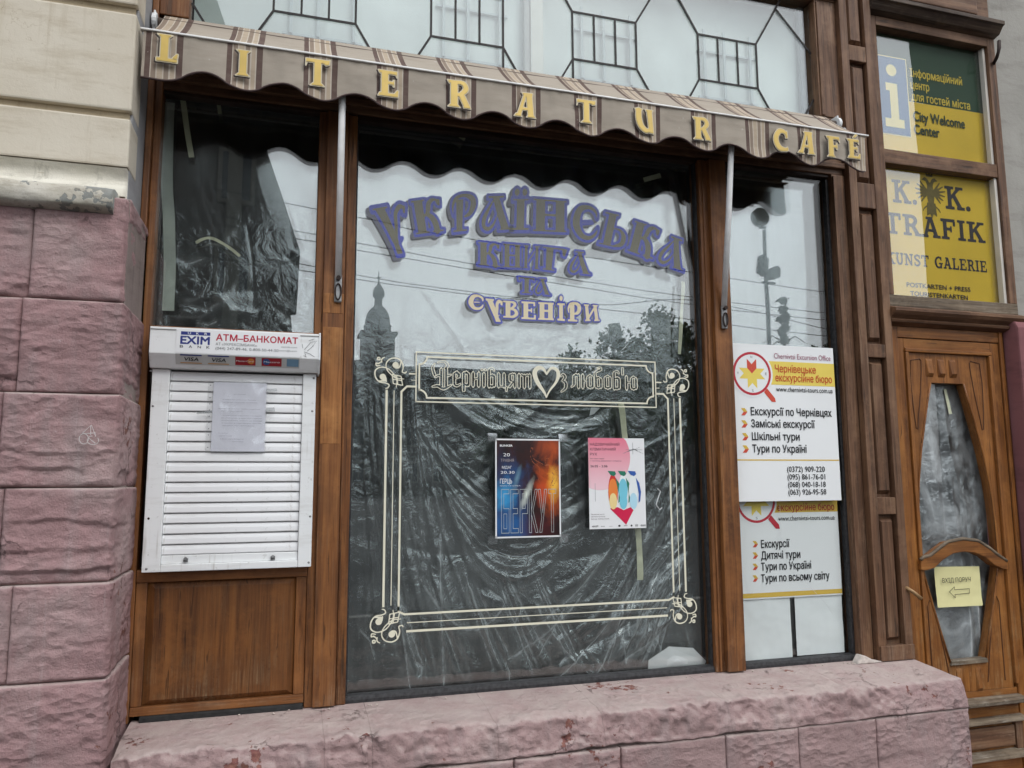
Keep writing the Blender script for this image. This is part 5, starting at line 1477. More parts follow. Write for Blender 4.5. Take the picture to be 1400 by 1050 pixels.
ptx('BUNKER', .07, .26, .920, .019, whp, .05); ptx('20', .12, .22, .82, .032); ptx('ТРАВНЯ', .08, .28, .765, .028, m_plain('dim_print', rgb(170, 160, 160), .5)); ptx('МДАГ', .1, .25, .695, .026); ptx('20.30', .08, .29, .645, .026)
ptx('ГЕРЦЬ', .07, .25, .545, .046, whp, .01); ptx('МИСТЕЦТВА', .07, .38, .518, .008)
# clear tape flecks at the corners
P = MB()
tpf = m_film('poster_tape', .3, .3, .95, .2)
for (x, z) in ((px0, pz1), (px1, pz1), (px0, pz0), (px1, pz0)):
    sx_ = -1 if x == px0 else 1; sz_ = 1 if z == pz1 else -1
    grid_obj('clear_tape', leaf(*( (x - .034, x + .008) if sx_ < 0 else (x - .008, x + .034)), *((z - .012, z + .024) if sz_ > 0 else (z - .024, z + .012)), YP - .002, .005, x * 9 + z, 10, 10), tpf, po)

p2 = thing('climate_poster', 'white and pink poster with birds over a crimson arrow on the centre window', 'poster', (1.48, YP, 1.372))
qx0, qx1, qz0, qz1 = 1.340, 1.625, 1.372, 1.790
obj('poster_sheet', MB().box(qx0, qx1, YP, -.0045, qz0, qz1), whp, p2)
t = NT('pink_disc_print'); v = t.mapped((1, 1, 1)); s_ = t.n('ShaderNodeSeparateXYZ'); t.l(v, s_.inputs[0])
t.bsdf(t.ramp(t.mr(s_.outputs[2], 1.56, 1.79), [(0, rgb(240, 200, 208)), (1, rgb(226, 120, 142))]), .45)
w2, h2 = qx1 - qx0, qz1 - qz0
U2 = lambda a, b_: (qx0 + a * w2, qz0 + b_ * h2)
cxd, czd, rd = .20, .79, .54
dp = []
for k in range(49):
    a = 2 * math.pi * k / 48; x = cxd + rd * math.cos(a); z = czd + rd * .68 * math.sin(a)
    dp.append(U2(min(max(x, .0), 1), min(max(z, 0), 1)))
obj('pink_disc', MB().flat(dp[:-1], YP - .0004), t.m, p2, recalc=False)
crim = m_plain('crimson_print', rgb(206, 28, 74), .5, 0, .03)
obj('arrow', MB().flat([U2(.36, .22), U2(.50, .235), U2(.60, .20), U2(.72, .23), U2(.80, .225), U2(.64, .04)], YP - .0006), crim, p2, recalc=False)
pc = [rgb(206, 48, 44), rgb(232, 132, 60), rgb(238, 214, 150), rgb(40, 120, 96), rgb(120, 200, 220), rgb(52, 92, 168), rgb(180, 220, 236), rgb(232, 238, 240)]
pm = [m_plain('bird_print_%s' % n_, c, .5, 0, .03) for n_, c in zip(('red', 'orange', 'sand', 'green', 'aqua', 'blue', 'pale', 'white'), pc)]
for k, (x, cs) in enumerate(((.42, (0, 1, 2, 3, 3)), (.60, (7, 4, 4, 3, 3)), (.78, (7, 7, 6, 5, 5)))):
    def ell(cx, cz, rx, rz, a0=0, a1=2 * math.pi, n=16): return [U2(cx + rx * math.cos(a0 + (a1 - a0) * i / n), cz + rz * math.sin(a0 + (a1 - a0) * i / n)) for i in range(n + 1)]
    obj('bird_body', MB().flat(ell(x, .40, .085, .20)[:-1], YP - .0008 - .0003 * k), pm[cs[0]], p2, recalc=False)
    obj('bird_band', MB().flat(ell(x, .42, .080, .13)[:-1], YP - .0010 - .0003 * k), pm[cs[1]], p2, recalc=False)
    obj('bird_band', MB().flat(ell(x, .30, .070, .09)[:-1], YP - .0011 - .0003 * k), pm[cs[2]], p2, recalc=False)
    obj('bird_wing', MB().flat([U2(x + .05, .56), U2(x + .11, .50), U2(x + .14, .40), U2(x + .12, .30), U2(x + .09, .28), U2(x + .10, .38), U2(x + .07, .48)], YP - .0012 - .0003 * k), pm[cs[3]], p2, recalc=False)
    obj('bird_head', MB().flat([U2(x - .09, .635), U2(x + .04, .63), U2(x + .06, .60), U2(x + .02, .575), U2(x - .04, .59)], YP - .0012 - .0003 * k), pm[cs[4]], p2, recalc=False)
P = MB(); xs = np.arange(.55, 1, .008); zs = np.arange(.76, .98, .008); X, Z = np.meshgrid(xs, zs)
iso(P, -field(X, Z, [('L', [(.79, .82, .003), (.79, .95, .003)]), ('L', [(.62, .83, .003), (.80, .88, .004), (.97, .83, .003)]), ('L', [(.66, .87, .003), (.97, .87, .003)]), ('L', [(.70, .85, .003), (.92, .90, .003)])]), xs, zs, YP - .0008, U2); obj('propeller_sketch', P, greyp, p2, recalc=False)
dk = m_plain('plum_print', rgb(70, 34, 48), .5, 0, .03)
q = lambda s, a, b_, z, h_, m=dk, bo=.0: text_mesh('lettering', s, qx0 + a * w2, qx0 + b_ * w2, qz0 + z * h2, h_ * h2, YP - .0010, m, p2, bo)
q('НАДЗВИЧАЙНИЙ', .03, .55, .915, .028, dk, .0); q('КЛІМАТИЧНИЙ', .03, .48, .86, .028, dk, .0); q('РУХ', .03, .15, .805, .028, dk, .0); q('виставка подій', .03, .27, .765, .011); q('з питань довкілля і клімату', .03, .58, .74, .011)
q('26.05 - 2.06', .03, .33, .675, .024, blk, .01); q('Музейний центр', .03, .26, .155, .010); q('Центральна площа', .03, .27, .13, .010); q('вхід вільний', .03, .34, .105, .010)
obj('thin_rule', MB().flat([U2(.105, .30), U2(.11, .30), U2(.11, .50), U2(.105, .50)], YP - .0006), greyp, p2, recalc=False)
for a, b_, s in ((.04, .15, '4НР'), (.2, .26, '•••'), (.34, .4, '—'), (.5, .54, '●'), (.6, .66, '•••'), (.72, .75, '●'), (.8, .85, 'ІІІ'), (.90, .99, '050')):
    q(s, a, b_, .020, .018, blk, .02)

# white scribble of paint beside the pink poster, paper at the foot
P = MB(); pxline(P, [(899, 668), (903, 672), (900, 680), (897, 690), (902, 697), (905, 694)], -.005, .0018); tag(obj('paint_drip', P, whp), 'little curl of white paint on the glass right of the pink poster', 'paint mark')
P = MB(); qd = [xz(886, 924, .03), xz(887, 903, .03), xz(915, 884, .03), xz(948, 886, .03), xz(966, 904, .03), xz(960, 919, .03)]
a = [(x, z) for x, z in qd]
cpt = xz(925, 902, .03)
P.v = [(x, .034, z) for x, z in a] + [(cpt[0], .018, cpt[1]), (cpt[0] + .03, .03, cpt[1] + .03)]
P.f = [(0, 1, 6), (1, 2, 6), (2, 7, 6), (2, 3, 7), (3, 4, 7), (4, 5, 6, 7), (5, 0, 6)]
tag(obj('folded_paper', P, whp, recalc=False), 'folded sheet of white paper lying in the lower right corner of the centre window', 'paper')
P = MB(); a = [xz(808, 557, .03), xz(820, 558, .03), xz(812, 566, .03), xz(806, 568, .03)]; P.v = [(x, .03, z) for x, z in a]; P.f = [(0, 1, 2, 3)]
tag(obj('paper_scrap', P, paper, recalc=False), 'small white paper scrap just below the banner, above the pink poster', 'paper')

# ---------------------------------------------------------------- excursion office boards
yel = m_plain('yellow_print', rgb(232, 208, 96), .5, 0, .03); yel2 = m_plain('deep_yellow_print', rgb(214, 178, 72), .5, 0, .03); vred = m_plain('vermilion_print', rgb(206, 78, 58), .5, 0, .03); ora = m_plain('orange_red_print', rgb(198, 84, 40), .5, 0, .03); crs = m_plain('ring_crimson', rgb(186, 44, 60), .5, 0, .03); pinkp = m_plain('mauve_print', rgb(160, 96, 116), .5, 0, .03)
bw_m = m_plain('white_sign_board', rgb(234, 236, 236), .35, 0, .02, 3, .03)
def rose(par, cx, cz, R_, Y, top=True, mred=vred, mring=crs):
    kx = R_
    P = MB(); n = 40
    for i in range(n):
        a, b_ = 2 * math.pi * i / n, 2 * math.pi * (i + 1) / n
        P.flat([(cx + kx * 1.06 * math.cos(a), cz + kx * 1.06 * math.sin(a)), (cx + kx * 1.06 * math.cos(b_), cz + kx * 1.06 * math.sin(b_)), (cx + kx * .94 * math.cos(b_), cz + kx * .94 * math.sin(b_)), (cx + kx * .94 * math.cos(a), cz + kx * .94 * math.sin(a))], Y - .0016)
    obj('lens_ring', P, mring, par, recalc=False)
    obj('lens_disc', MB().flat([(cx + kx * 1.16 * math.cos(2 * math.pi * i / 40), cz + kx * 1.16 * math.sin(2 * math.pi * i / 40)) for i in range(40)], Y - .0011), bw_m, par, recalc=False)
    for k in range(4):
        a = math.pi / 2 * k; c_, s_ = math.cos(a), math.sin(a)
        ro = lambda x, z: (cx + kx * (x * c_ - z * s_), cz + kx * (x * s_ + z * c_))
        m_ = mred if k == 0 else yel
        obj('rose_petal', MB().flat([ro(0, 0), ro(-.26, .26), ro(-.26, .72), ro(0, .46)], Y - .0014), m_, par, recalc=False)
        obj('rose_petal', MB().flat([ro(0, 0), ro(.26, .26), ro(.26, .72), ro(0, .46)], Y - .0015), m_, par, recalc=False)
    for s, dx, dz in (('N', 0, .80), ('S', 0, -.84), ('W', -.78, 0), ('E', .78, 0)):
        text_mesh('lettering', s, cx + kx * (dx - .05), cx + kx * (dx + .05), cz + kx * (dz - .05), kx * .12, Y - .0018, greyp, par)
    d = .70710678
    for a_, b_, wd, m_ in ((1.12, 1.78, .13, mred),):
        P = MB(); nx_, nz_ = d * wd * kx, d * wd * kx; x0_, z0_ = cx + kx * a_ * d * .9, cz - kx * a_ * d; x1_, z1_ = cx + kx * b_ * d * .9, cz - kx * b_ * d
        P.flat([(x0_ - nx_, z0_ - nz_), (x0_ + nx_, z0_ + nz_), (x1_ + nx_, z1_ + nz_), (x1_ + nx_ * .8 + .006, z1_ - .010), (x1_ - nx_, z1_ - nz_)], Y - .0013); obj('lens_handle', P, m_, par, recalc=False)
def bullets(par, u, v, Y, s=1.0):
    a = xz(u, v, Y); w_ = .036 * s; h_ = .018 * s
    obj('bullet', MB().flat([(a[0], a[1] + h_), (a[0] + w_ * .6, a[1] + h_), (a[0] + w_, a[1]), (a[0] + w_ * .4, a[1])], Y - .0010), yel2, par, recalc=False)
    obj('bullet', MB().flat([(a[0] + w_ * .4, a[1] - .0004), (a[0] + w_, a[1] - .0004), (a[0] + w_ * .6, a[1] - h_), (a[0], a[1] - h_)], Y - .0010), vred, par, recalc=False)
YS = -.034
s1 = thing('excursion_sign', 'upper white excursion office board with phone numbers on the narrow right window', 'sign', (2.41, YS, 1.48))
a, b_ = xz(994.6, 468.6, YS), xz(1150.7, 684, YS)
sx0, sx1, sz1, sz0 = a[0], b_[0], xz(1060, 472, YS)[1], b_[1]
obj('board', MB().box(sx0, sx1, YS, YS + .008, sz0, sz1), bw_m, s1, bevel=.0015)
z1_, z0_ = xz(1060, 494, YS)[1], xz(1060, 526, YS)[1]
flatrect('yellow_band', sx0 + .001, sx1 - .001, z0_, z1_, YS - .0006, yel, s1)
c = xz(1027.9, 510.7, YS); rose(s1, c[0], c[1], .103, YS)
PT = lambda s, u0, vb, vt, u1, m, vb1, bo=.015, p=s1, Y=YS: px_text('lettering', s, u0, vb, vt, u1, Y - .0022, m, p, bo, 0, vb1)
def lev(s, u0, vb, vt, u1, m, bo=.015, p=s1, Y=YS):
    a = xz(u0, vb, Y); t_ = xz(u0, vt, Y); b_ = xz(u1, vb, Y); text_mesh('lettering', s, a[0], b_[0], a[1], t_[1] - a[1], Y - .0022, m, p, bo)
lev('Chernivtsi Excursion Office', 1058, 490, 482.8, 1135, pinkp, .0)
lev('Чернівецьке', 1059.5, 508.6, 499, 1115, ora); lev('екскурсійне бюро', 1060, 521, 511.5, 1137, ora); lev('www.chernivtsi-tours.com.ua', 1061, 535.2, 528.5, 1138, blk, .005)
for s, u0, vb, vt, u1 in (('Екскурсії по Чернівцях', 1026.5, 567.3, 557.3, 1136.5), ('Заміські екскурсії', 1027, 584, 574, 1114), ('Шкільні тури', 1028, 601.5, 591.5, 1093), ('Тури по Україні', 1028.6, 618.4, 608.4, 1102.5)):
    lev(s, u0, vb, vt, u1, blk, .02); bullets(s1, u0 - 13.5, vb - 4.5, YS)
z_ = xz(1070, 629, YS)[1]; flatrect('rule', sx0 + .002, sx1 - .002, z_ - .003, z_ + .003, YS - .0006, yel2, s1)
for s, vb in (('(0372) 909-220', 645), ('(095) 861-76-01', 655.6), ('(068) 040-18-18', 666), ('(063) 926-95-58', 676.4)):
    lev(s, 1076 + (vb - 645) * .06, vb, vb - 7.2, 1127.5 + (vb - 645) * .06, blk, .01)
YT = .0075
s2 = thing('excursion_sign', 'lower white excursion office board inside the narrow right window, without phone numbers', 'sign', (2.41, YT, .9))
tx0, tx1 = xz(1010, 800, YT)[0], xz(1151, 800, YT)[0]; tz0, tz1 = xz(1080, 817, YT)[1], 1.60
obj('board', MB().box(tx0, tx1, YT, YT + .008, tz0, tz1), bw_m, s2, bevel=.0015)
z_ = xz(1080, 812, YT)[1]; flatrect('yellow_band', tx0 + .001, tx1 - .001, z_ - .010, z_ + .012, YT - .0006, yel2, s2)
flatrect('yellow_band', tx0 + .001, tx1 - .001, xz(1080, 700.5, YT)[1], 1.56, YT - .0006, yel2, s2)
c = xz(1033.5, 690, YT); rose(s2, c[0], c[1] + .02, .103, YT, mred=crs)
l2 = lambda *k, **q_: lev(*k, p=s2, Y=YT, **q_)
l2('екскурсійне бюро', 1062.5, 698.5, 689.5, 1140.5, m_plain('brown_red_print', rgb(176, 60, 40), .5)); l2('www.chernivtsi-tours.com.ua', 1064, 712, 705.5, 1141, blk, bo=.005)
for s, vb, u1 in (('Екскурсії', 749, 1079.5), ('Дитячі тури', 764.6, 1094), ('Тури по Україні', 780, 1109), ('Тури по всьому світу', 796, 1134)):
    l2(s, 1040.5, vb, vb - 10, u1, blk, bo=.02); bullets(s2, 1028.8, vb - 5, YT, .85)
pl_ = thing('window_papers', 'two plain white paper sheets with a black gap between, below the excursion boards', 'paper', (2.4, .05, .72))
grid_obj('paper_sheet', leaf(xz(1012, 870, .045)[0], xz(1077, 870, .045)[0], .725, 1.02, .0145, .003, 3), sky_paper, pl_)
grid_obj('paper_sheet', leaf(xz(1083.5, 870, .045)[0], xz(1148, 870, .045)[0], .735, 1.02, .0150, .003, 5), sky_paper, pl_)
# crack over the lower right pane
P = MB(); pxline(P, [(1066, 690), (1068, 735), (1076, 762), (1092, 785), (1110, 805), (1130, 826), (1140, 842)], -.0045, .0007, 4); tag(obj('glass_crack', P, paper), 'thin pale crack running down across the narrow right window pane', 'crack')

# ---------------------------------------------------------------- doorway
dw = thing('doorway_frame', 'brown timber door surround with moulded lintel and two glazed lights above the door', 'door frame', (3.5, 0, 0))
W2 = lambda n_, x0, x1, y0, y1, z0, z1, m=None, bv=.004, p=dw: obj(n_, MB().box(x0, x1, y0, y1, z0, z1), m or (wood_v if z1 - z0 > x1 - x0 else wood_h), p, bevel=bv)
W2('jamb', 3.0415, 3.108, -.048, .06, 0.0, 2.405, door_v); W2('jamb', 3.046, 3.060, -.058, -.049, .70, 2.405, wood_v, .002)
W2('jamb', 3.803, 3.96, -.040, .06, 0.0, 2.405, m_wood('right_jamb_wood', rgb(50, 28, 16), rgb(100, 60, 34), rgb(124, 78, 46), 'Z', .3)); W2('jamb', 3.803, 3.826, -.052, -.0405, .0, 2.405, door_v)
W2('door_head', 3.109, 3.802, -.046, .06, 2.345, 2.405, door_h)
P = MB().profx([(-.05, 2.406), (-.085, 2.420), (-.090, 2.432), (-.078, 2.440), (-.105, 2.458), (-.118, 2.474), (-.118, 2.490), (-.095, 2.497), (-.06, 2.51), (.05, 2.51), (.05, 2.406)], 3.0415, 3.955)
obj('lintel_moulding', P, wood_h, dw, bevel=.001)
W2('light_sill', 3.0415, 3.955, -.055, .06, 2.511, 2.575, worn_h)
W2('light_jamb', 3.0415, 3.104, -.05, .06, 2.576, 4.185, wood_v); W2('light_jamb', 3.905, 3.960, -.05, .06, 2.576, 4.185, wood_v)
W2('light_rail', 3.1045, 3.9045, -.045, .06, 3.322, 3.402, wood_h); W2('light_rail', 3.1045, 3.9045, -.05, .06, 4.130, 4.185, wood_h)
W2('light_bead', 3.884, 3.904, -.035, .0, 2.576, 3.321, pale_wood, .003); W2('light_bead', 3.886, 3.904, -.030, .0, 3.403, 4.129, pale_wood, .003)
P = MB().profx([(-.05, 4.186), (-.085, 4.196), (-.11, 4.230), (-.125, 4.236), (-.125, 4.258), (-.05, 4.272), (.05, 4.272), (.05, 4.186)], 3.0415, 3.965)
obj('cornice', P, m_wood('dark_cornice_wood', rgb(30, 22, 17), rgb(64, 48, 38), rgb(104, 88, 70), 'X', .5), dw, bevel=.001)
W2('upper_panel', 3.0415, 3.96, -.03, .06, 4.273, 4.7, wood_h); W2('upper_panel_field', 3.12, 3.86, -.045, -.0305, 4.33, 4.7, wood_h, .008)

dr = thing('entrance_door', 'varnished orange-brown door with a tall tapering glass and an arched bar across it', 'door', (3.45, 0, 0))
W3 = lambda n_, x0, x1, y0, y1, z0, z1, m=None, bv=.003: W2(n_, x0, x1, y0, y1, z0, z1, m or (door_v if z1 - z0 > x1 - x0 else door_h), bv, dr)
W3('stile', 3.110, 3.150, -.040, .03, .06, 2.342); W3('stile', 3.742, 3.801, -.040, .03, .06, 2.342); W3('top_rail', 3.1505, 3.7415, -.040, .03, 2.290, 2.342)
# bead frame round the carved board
for n_, k in (('moulding', ((3.1505, 3.7415, 2.268, 2.2895),)), ('moulding', ((3.1505, 3.172, .52, 2.2675),)), ('moulding', ((3.720, 3.7415, .52, 2.2675),))):
    for a_, b_, c_, d_ in k: W3(n_, a_, b_, -.052, -.0, c_, d_, None, .006)
prof = [(2.107, .108), (2.0, .138), (1.896, .165), (1.74, .203), (1.58, .232), (1.46, .245), (1.30, .253), (1.2, .252), (1.10, .240), (.95, .200), (.80, .157), (.655, .113)]
cxD = 3.429
for s_ in (-1, 1):
    out_ = 3.1725 if s_ < 0 else 3.7195
    poly = [(out_, .50), (out_, 2.2675), (cxD, 2.2675), (cxD, 2.107)] + [(cxD + s_ * h_, z) for z, h_ in prof] + [(cxD, .655), (cxD, .50)]
    obj('carved_board', MB().prism(poly, -.034, .012), door_v, dr, bevel=.002)
    P = MB(); path = [(cxD + s_ * (h_ + .004), -.034, z) for z, h_ in prof]; P.tube(path, .006, 8); obj('glass_bead', P, door_v, dr, smooth=True)
    gp = [(s_ * .185, 2.215), (s_ * .235, 2.20), (s_ * .238, 2.10), (s_ * .232, 1.95), (s_ * .222, 1.80)] if False else None
    # tall carved teardrops beside the glass
    td = [(.175, 2.235), (.235, 2.225), (.243, 2.12), (.238, 1.98), (.228, 1.86), (.218, 1.855), (.208, 1.92), (.182, 2.06), (.168, 2.17), (.165, 2.225), (.175, 2.235)]
    P = MB(); P.tube([(cxD + s_ * a_, -.0345, b_) for a_, b_ in td], .0032, 6); obj('carved_groove', P, m_plain('groove_brown', rgb(84, 50, 26), .6), dr)
    td2 = [(.235, .60), (.235, 1.00), (.222, 1.03), (.205, 1.02), (.175, .90), (.14, .72), (.12, .60)]
    P = MB(); P.tube([(cxD + s_ * a_, -.0345, b_ - .06) for a_, b_ in td2], .0032, 6); obj('carved_groove', P, m_plain('groove_brown', rgb(84, 50, 26), .6), dr)
for k in range(3):
    x = 3.292 + k * .079
    P = MB(); P.v = [(x, -.0345, 2.138), (x + .046, -.0345, 2.138), (x + .046, -.0345, 2.238), (x, -.0345, 2.238), (x + .006, -.048, 2.158), (x + .040, -.048, 2.158), (x + .040, -.040, 2.226), (x + .006, -.040, 2.226)]
    P.f = [(4, 5, 6, 7), (0, 1, 5, 4), (1, 2, 6, 5), (2, 3, 7, 6), (3, 0, 4, 7)]; obj('carved_block', P, door_v, dr)
for x in (3.345, 3.47):
    P = MB(); P.v = [(x, -.0345, .50), (x + .040, -.0345, .50), (x + .040, -.0345, .62), (x, -.0345, .62), (x + .008, -.046, .515), (x + .032, -.046, .515), (x + .032, -.038, .605), (x + .008, -.038, .605)]
    P.f = [(4, 5, 6, 7), (0, 1, 5, 4), (1, 2, 6, 5), (2, 3, 7, 6), (3, 0, 4, 7)]; obj('carved_block', P, door_v, dr)
obj('glass_sill', MB().prism([(cxD - .122, .640), (cxD + .122, .640), (cxD + .116, .662), (cxD - .116, .662)], -.046, .0), worn_h, dr, bevel=.002)
# arched bar
top_ = [(-.285, 1.175), (-.262, 1.190), (-.22, 1.196), (-.17, 1.225), (-.10, 1.262), (-.0, 1.275), (.10, 1.262), (.17, 1.225), (.22, 1.190), (.262, 1.165), (.285, 1.150)]
bot_ = [(.285, 1.110), (.25, 1.115), (.20, 1.135), (.14, 1.178), (.07, 1.205), (0, 1.212), (-.07, 1.205), (-.14, 1.175), (-.20, 1.135), (-.25, 1.125), (-.285, 1.125)]
obj('arched_bar', MB().prism([(cxD + a_, b_) for a_, b_ in top_ + bot_], -.062, -.006), door_h, dr, bevel=.005)
P = MB(); P.tube([(cxD + a_, -.058, b_ + .004) for a_, b_ in top_], .009, 8); obj('bar_top_bead', P, worn_h, dr, smooth=True)
P = MB(); gp = [(cxD - h_, z) for z, h_ in prof] + [(cxD + h_, z) for z, h_ in prof[::-1]]
obj('door_glass', P.flat(gp, -.004), m_glass('door_glass', .06), dr, recalc=False)
# plastic behind the door glass
r = random.Random(33); RDR = []
for k in range(40):
    x, z = r.uniform(3.2, 3.66), r.uniform(1.1, 2.1); L = r.uniform(.3, .9)
    RDR.append((curve((x, z), (x + r.uniform(-.03, .06), z - L * .5), (x + r.uniform(-.05, .12), z - L)), r.uniform(.008, .035), r.uniform(-.016, .02), r.choice([0, .2, .4])))
sheet('plastic_sheet', 'milky folded plastic sheet hanging behind the door glass', 3.16, 3.70, .64, 2.12, .03, RDR, film_door, seed=21)
tag(obj('dark_backing', MB().box(3.12, 3.74, .07, .08, .1, 2.33), room_black), 'dark board standing behind the door glass', 'board')
# lower part of the door
for z0, z1, yf, m_ in ((.432, .462, -.095, worn_h), (.338, .362, -.080, worn_h), (.165, .195, -.095, worn_h)):
    obj('lower_moulding', MB().profx([(-.03, z0 - .012), (yf * .8, z0), (yf, z0 + .008), (yf, z1 - .004), (-.045, z1 + .006), (-.03, z1 + .006)], 3.112, 3.745), m_, dr, bevel=.002)
W3('lower_board', 3.1505, 3.7415, -.033, .03, .36, .499, door_h); W3('lower_board', 3.1505, 3.7415, -.030, .03, .06, .337, door_h)
W3('lower_panel_field', 3.20, 3.69, -.046, -.0305, .215, .318, wood_h, .008); W3('lower_stile', 3.6925, 3.740, -.052, -.031, .20, .335, wood_v)
a, b_ = pt(1236, 802, -.075), pt(1260, 819, -.12)
brass = m_plain('dull_brass', rgb(150, 120, 84), .45, .3, .15, 30)
hd = obj('door_handle', MB().tube([tuple(a), tuple((a + b_) / 2 + np.array([0, -.004, .004])), tuple(b_)], .010, 10), brass, dr, smooth=True)
obj('handle_plate', MB().box(a[0] - .012, a[0] + .012, -.062, -.049, a[2] - .02, a[2] + .02), rust, hd, bevel=.003)
# note on the door glass
no = thing('paper_note', 'pale yellow note with an arrow pointing left on the door glass', 'note', (3.4, -.02, .92))
Yn = -.0145
nP = leaf(0, 1, 0, 1, 0, 0, 1, 16, 16)
tl, tr_, br, bl = xz(1277, 775, Yn), xz(1337.5, 774, Yn), xz(1341, 827.5, Yn), xz(1281, 830.5, Yn)
qm = quadmap(1.0, (tl, tr_, br, bl)); P = np.zeros((16, 16, 3))
for j in range(16):
    for i in range(16):
        x, z = qm(i / 15, j / 15); e = (i / 15) ** 3 * .006 + (1 - j / 15) ** 3 * .006
        P[j, i] = (x, Yn - e - .002 * noise.noise(Vector((i * .4, j * .4, 0))), z)
grid_obj('note_paper', P, m_plain('pale_yellow_paper', rgb(222, 216, 160), .7, 0, .03, 6, .2), no)
gt = m_plain('note_ink', rgb(60, 58, 50), .6)
def serifish(s, u0, vb, vt, u1, Y): px_text('lettering', s, u0, vb, vt, u1, Y, gt, no, .006)
serifish('ВХІД ПОРУЧ', 1288.5, 797, 791, 1327.5, Yn - .010)
P = MB(); A_ = [(1296, 809), (1302.5, 802), (1303, 806), (1323, 804.5), (1323.5, 810.5), (1303.5, 812.5), (1304, 817)]
A_ = [xz(u, v, Yn) for u, v in A_]; line(P, A_, .003, True, Yn - .010); obj('arrow_outline', P, gt, no, recalc=False)

# ---------------------------------------------------------------- signs in the lights over the door
g_green = m_plain('green_sign', rgb(38, 70, 48), .6, 0, .06, 3); g_yel = m_plain('yellow_sign', rgb(232, 194, 58), .6, 0, .07, 4); g_yel2 = m_plain('yellow_sign_lower', rgb(232, 194, 56), .6, 0, .08, 3); g_blue = m_plain('blue_sign', rgb(52, 96, 140), .6, 0, .05, 3); g_cream = m_plain('cream_sign_print', rgb(236, 220, 150), .6, 0, .03); slate = m_plain('slate_print', rgb(52, 48, 52), .6, 0, .05); pane_g = m_glass('fanlight_glass', .10)
g1 = thing('welcome_centre_sign', 'green and yellow visitor sign with a blue i panel, high above the door', 'sign', (3.5, .02, 3.40))
YG = .014
obj('glass_pane', MB().box(3.1045, 3.9045, -.004, .0, 3.4025, 4.1295), pane_g, g1)
zs_ = xz(1240, 138, YG)[1]
flatrect('green_field', 3.1045, 3.9045, zs_, 4.13, YG, g_green, g1); flatrect('yellow_field', 3.1045, 3.9045, 3.403, zs_ - .0005, YG, g_yel, g1)
flatrect('pale_field', 3.1045, 3.126, 3.403, 4.13, YG - .0008, g_cream, g1)
bx = [xz(1197, 75, YG), xz(1237.5, 81, YG), xz(1244.5, 187, YG), xz(1202, 180.5, YG)]
X0_, X1_, Z0_, Z1_ = (bx[0][0] + bx[3][0]) / 2, (bx[1][0] + bx[2][0]) / 2, bx[2][1], bx[0][1]
flatrect('panel_edge', X0_ - .006, X1_ + .006, Z0_ - .006, Z1_ + .006, YG - .0012, g_cream, g1); flatrect('information_panel', X0_, X1_, Z0_, Z1_, YG - .0018, g_blue, g1)
w_, h_ = X1_ - X0_, Z1_ - Z0_
I_ = lambda a, b_: (X0_ + a * w_, Z0_ + b_ * h_)
P = MB(); P.flat([I_(.5 + .17 * math.cos(2 * math.pi * k / 20), .83 + .17 * w_ / h_ * math.sin(2 * math.pi * k / 20)) for k in range(20)], YG - .0024)
P.flat([I_(.28, .66), I_(.66, .66), I_(.66, .20), I_(.82, .20), I_(.82, .09), I_(.20, .09), I_(.20, .20), I_(.40, .20), I_(.40, .56), I_(.28, .56)], YG - .0024); obj('letter_i', P, g_cream, g1, recalc=False)
lg = lambda s, u0, vb, vt, u1, m, p, bo=.02: lev(s, u0, vb, vt, u1, m, bo, p, YG - .001)
ygold = m_plain('gold_print', rgb(222, 196, 74), .6, 0, .03)
lg('Інформаційний', 1244, 104.5, 94, 1314, ygold, g1); lg('центр', 1245, 121, 110.5, 1270, ygold, g1); lg('для гостей міста', 1246, 137, 126.5, 1325, ygold, g1)
gdk = m_plain('dark_green_print', rgb(52, 66, 40), .6, 0, .03)
lg('City Welcome', 1249, 165, 152, 1318, gdk, g1, .03); lg('Center', 1250, 183, 170, 1284, gdk, g1, .03)
g2 = thing('gallery_sign', 'yellow gallery and postcard sign with dark slab letters directly above the door', 'sign', (3.5, .02, 2.58))
obj('glass_pane', MB().box(3.1045, 3.9045, -.004, .0, 2.5755, 3.3215), pane_g, g2)
flatrect('yellow_field', 3.1045, 3.9045, 2.576, 3.3215, YG, g_yel2, g2)
def sb(x, z, w_=.12): return B(x - w_, x + w_, z, z + .12) if z < .5 else B(x - w_, x + w_, z - .12, z)
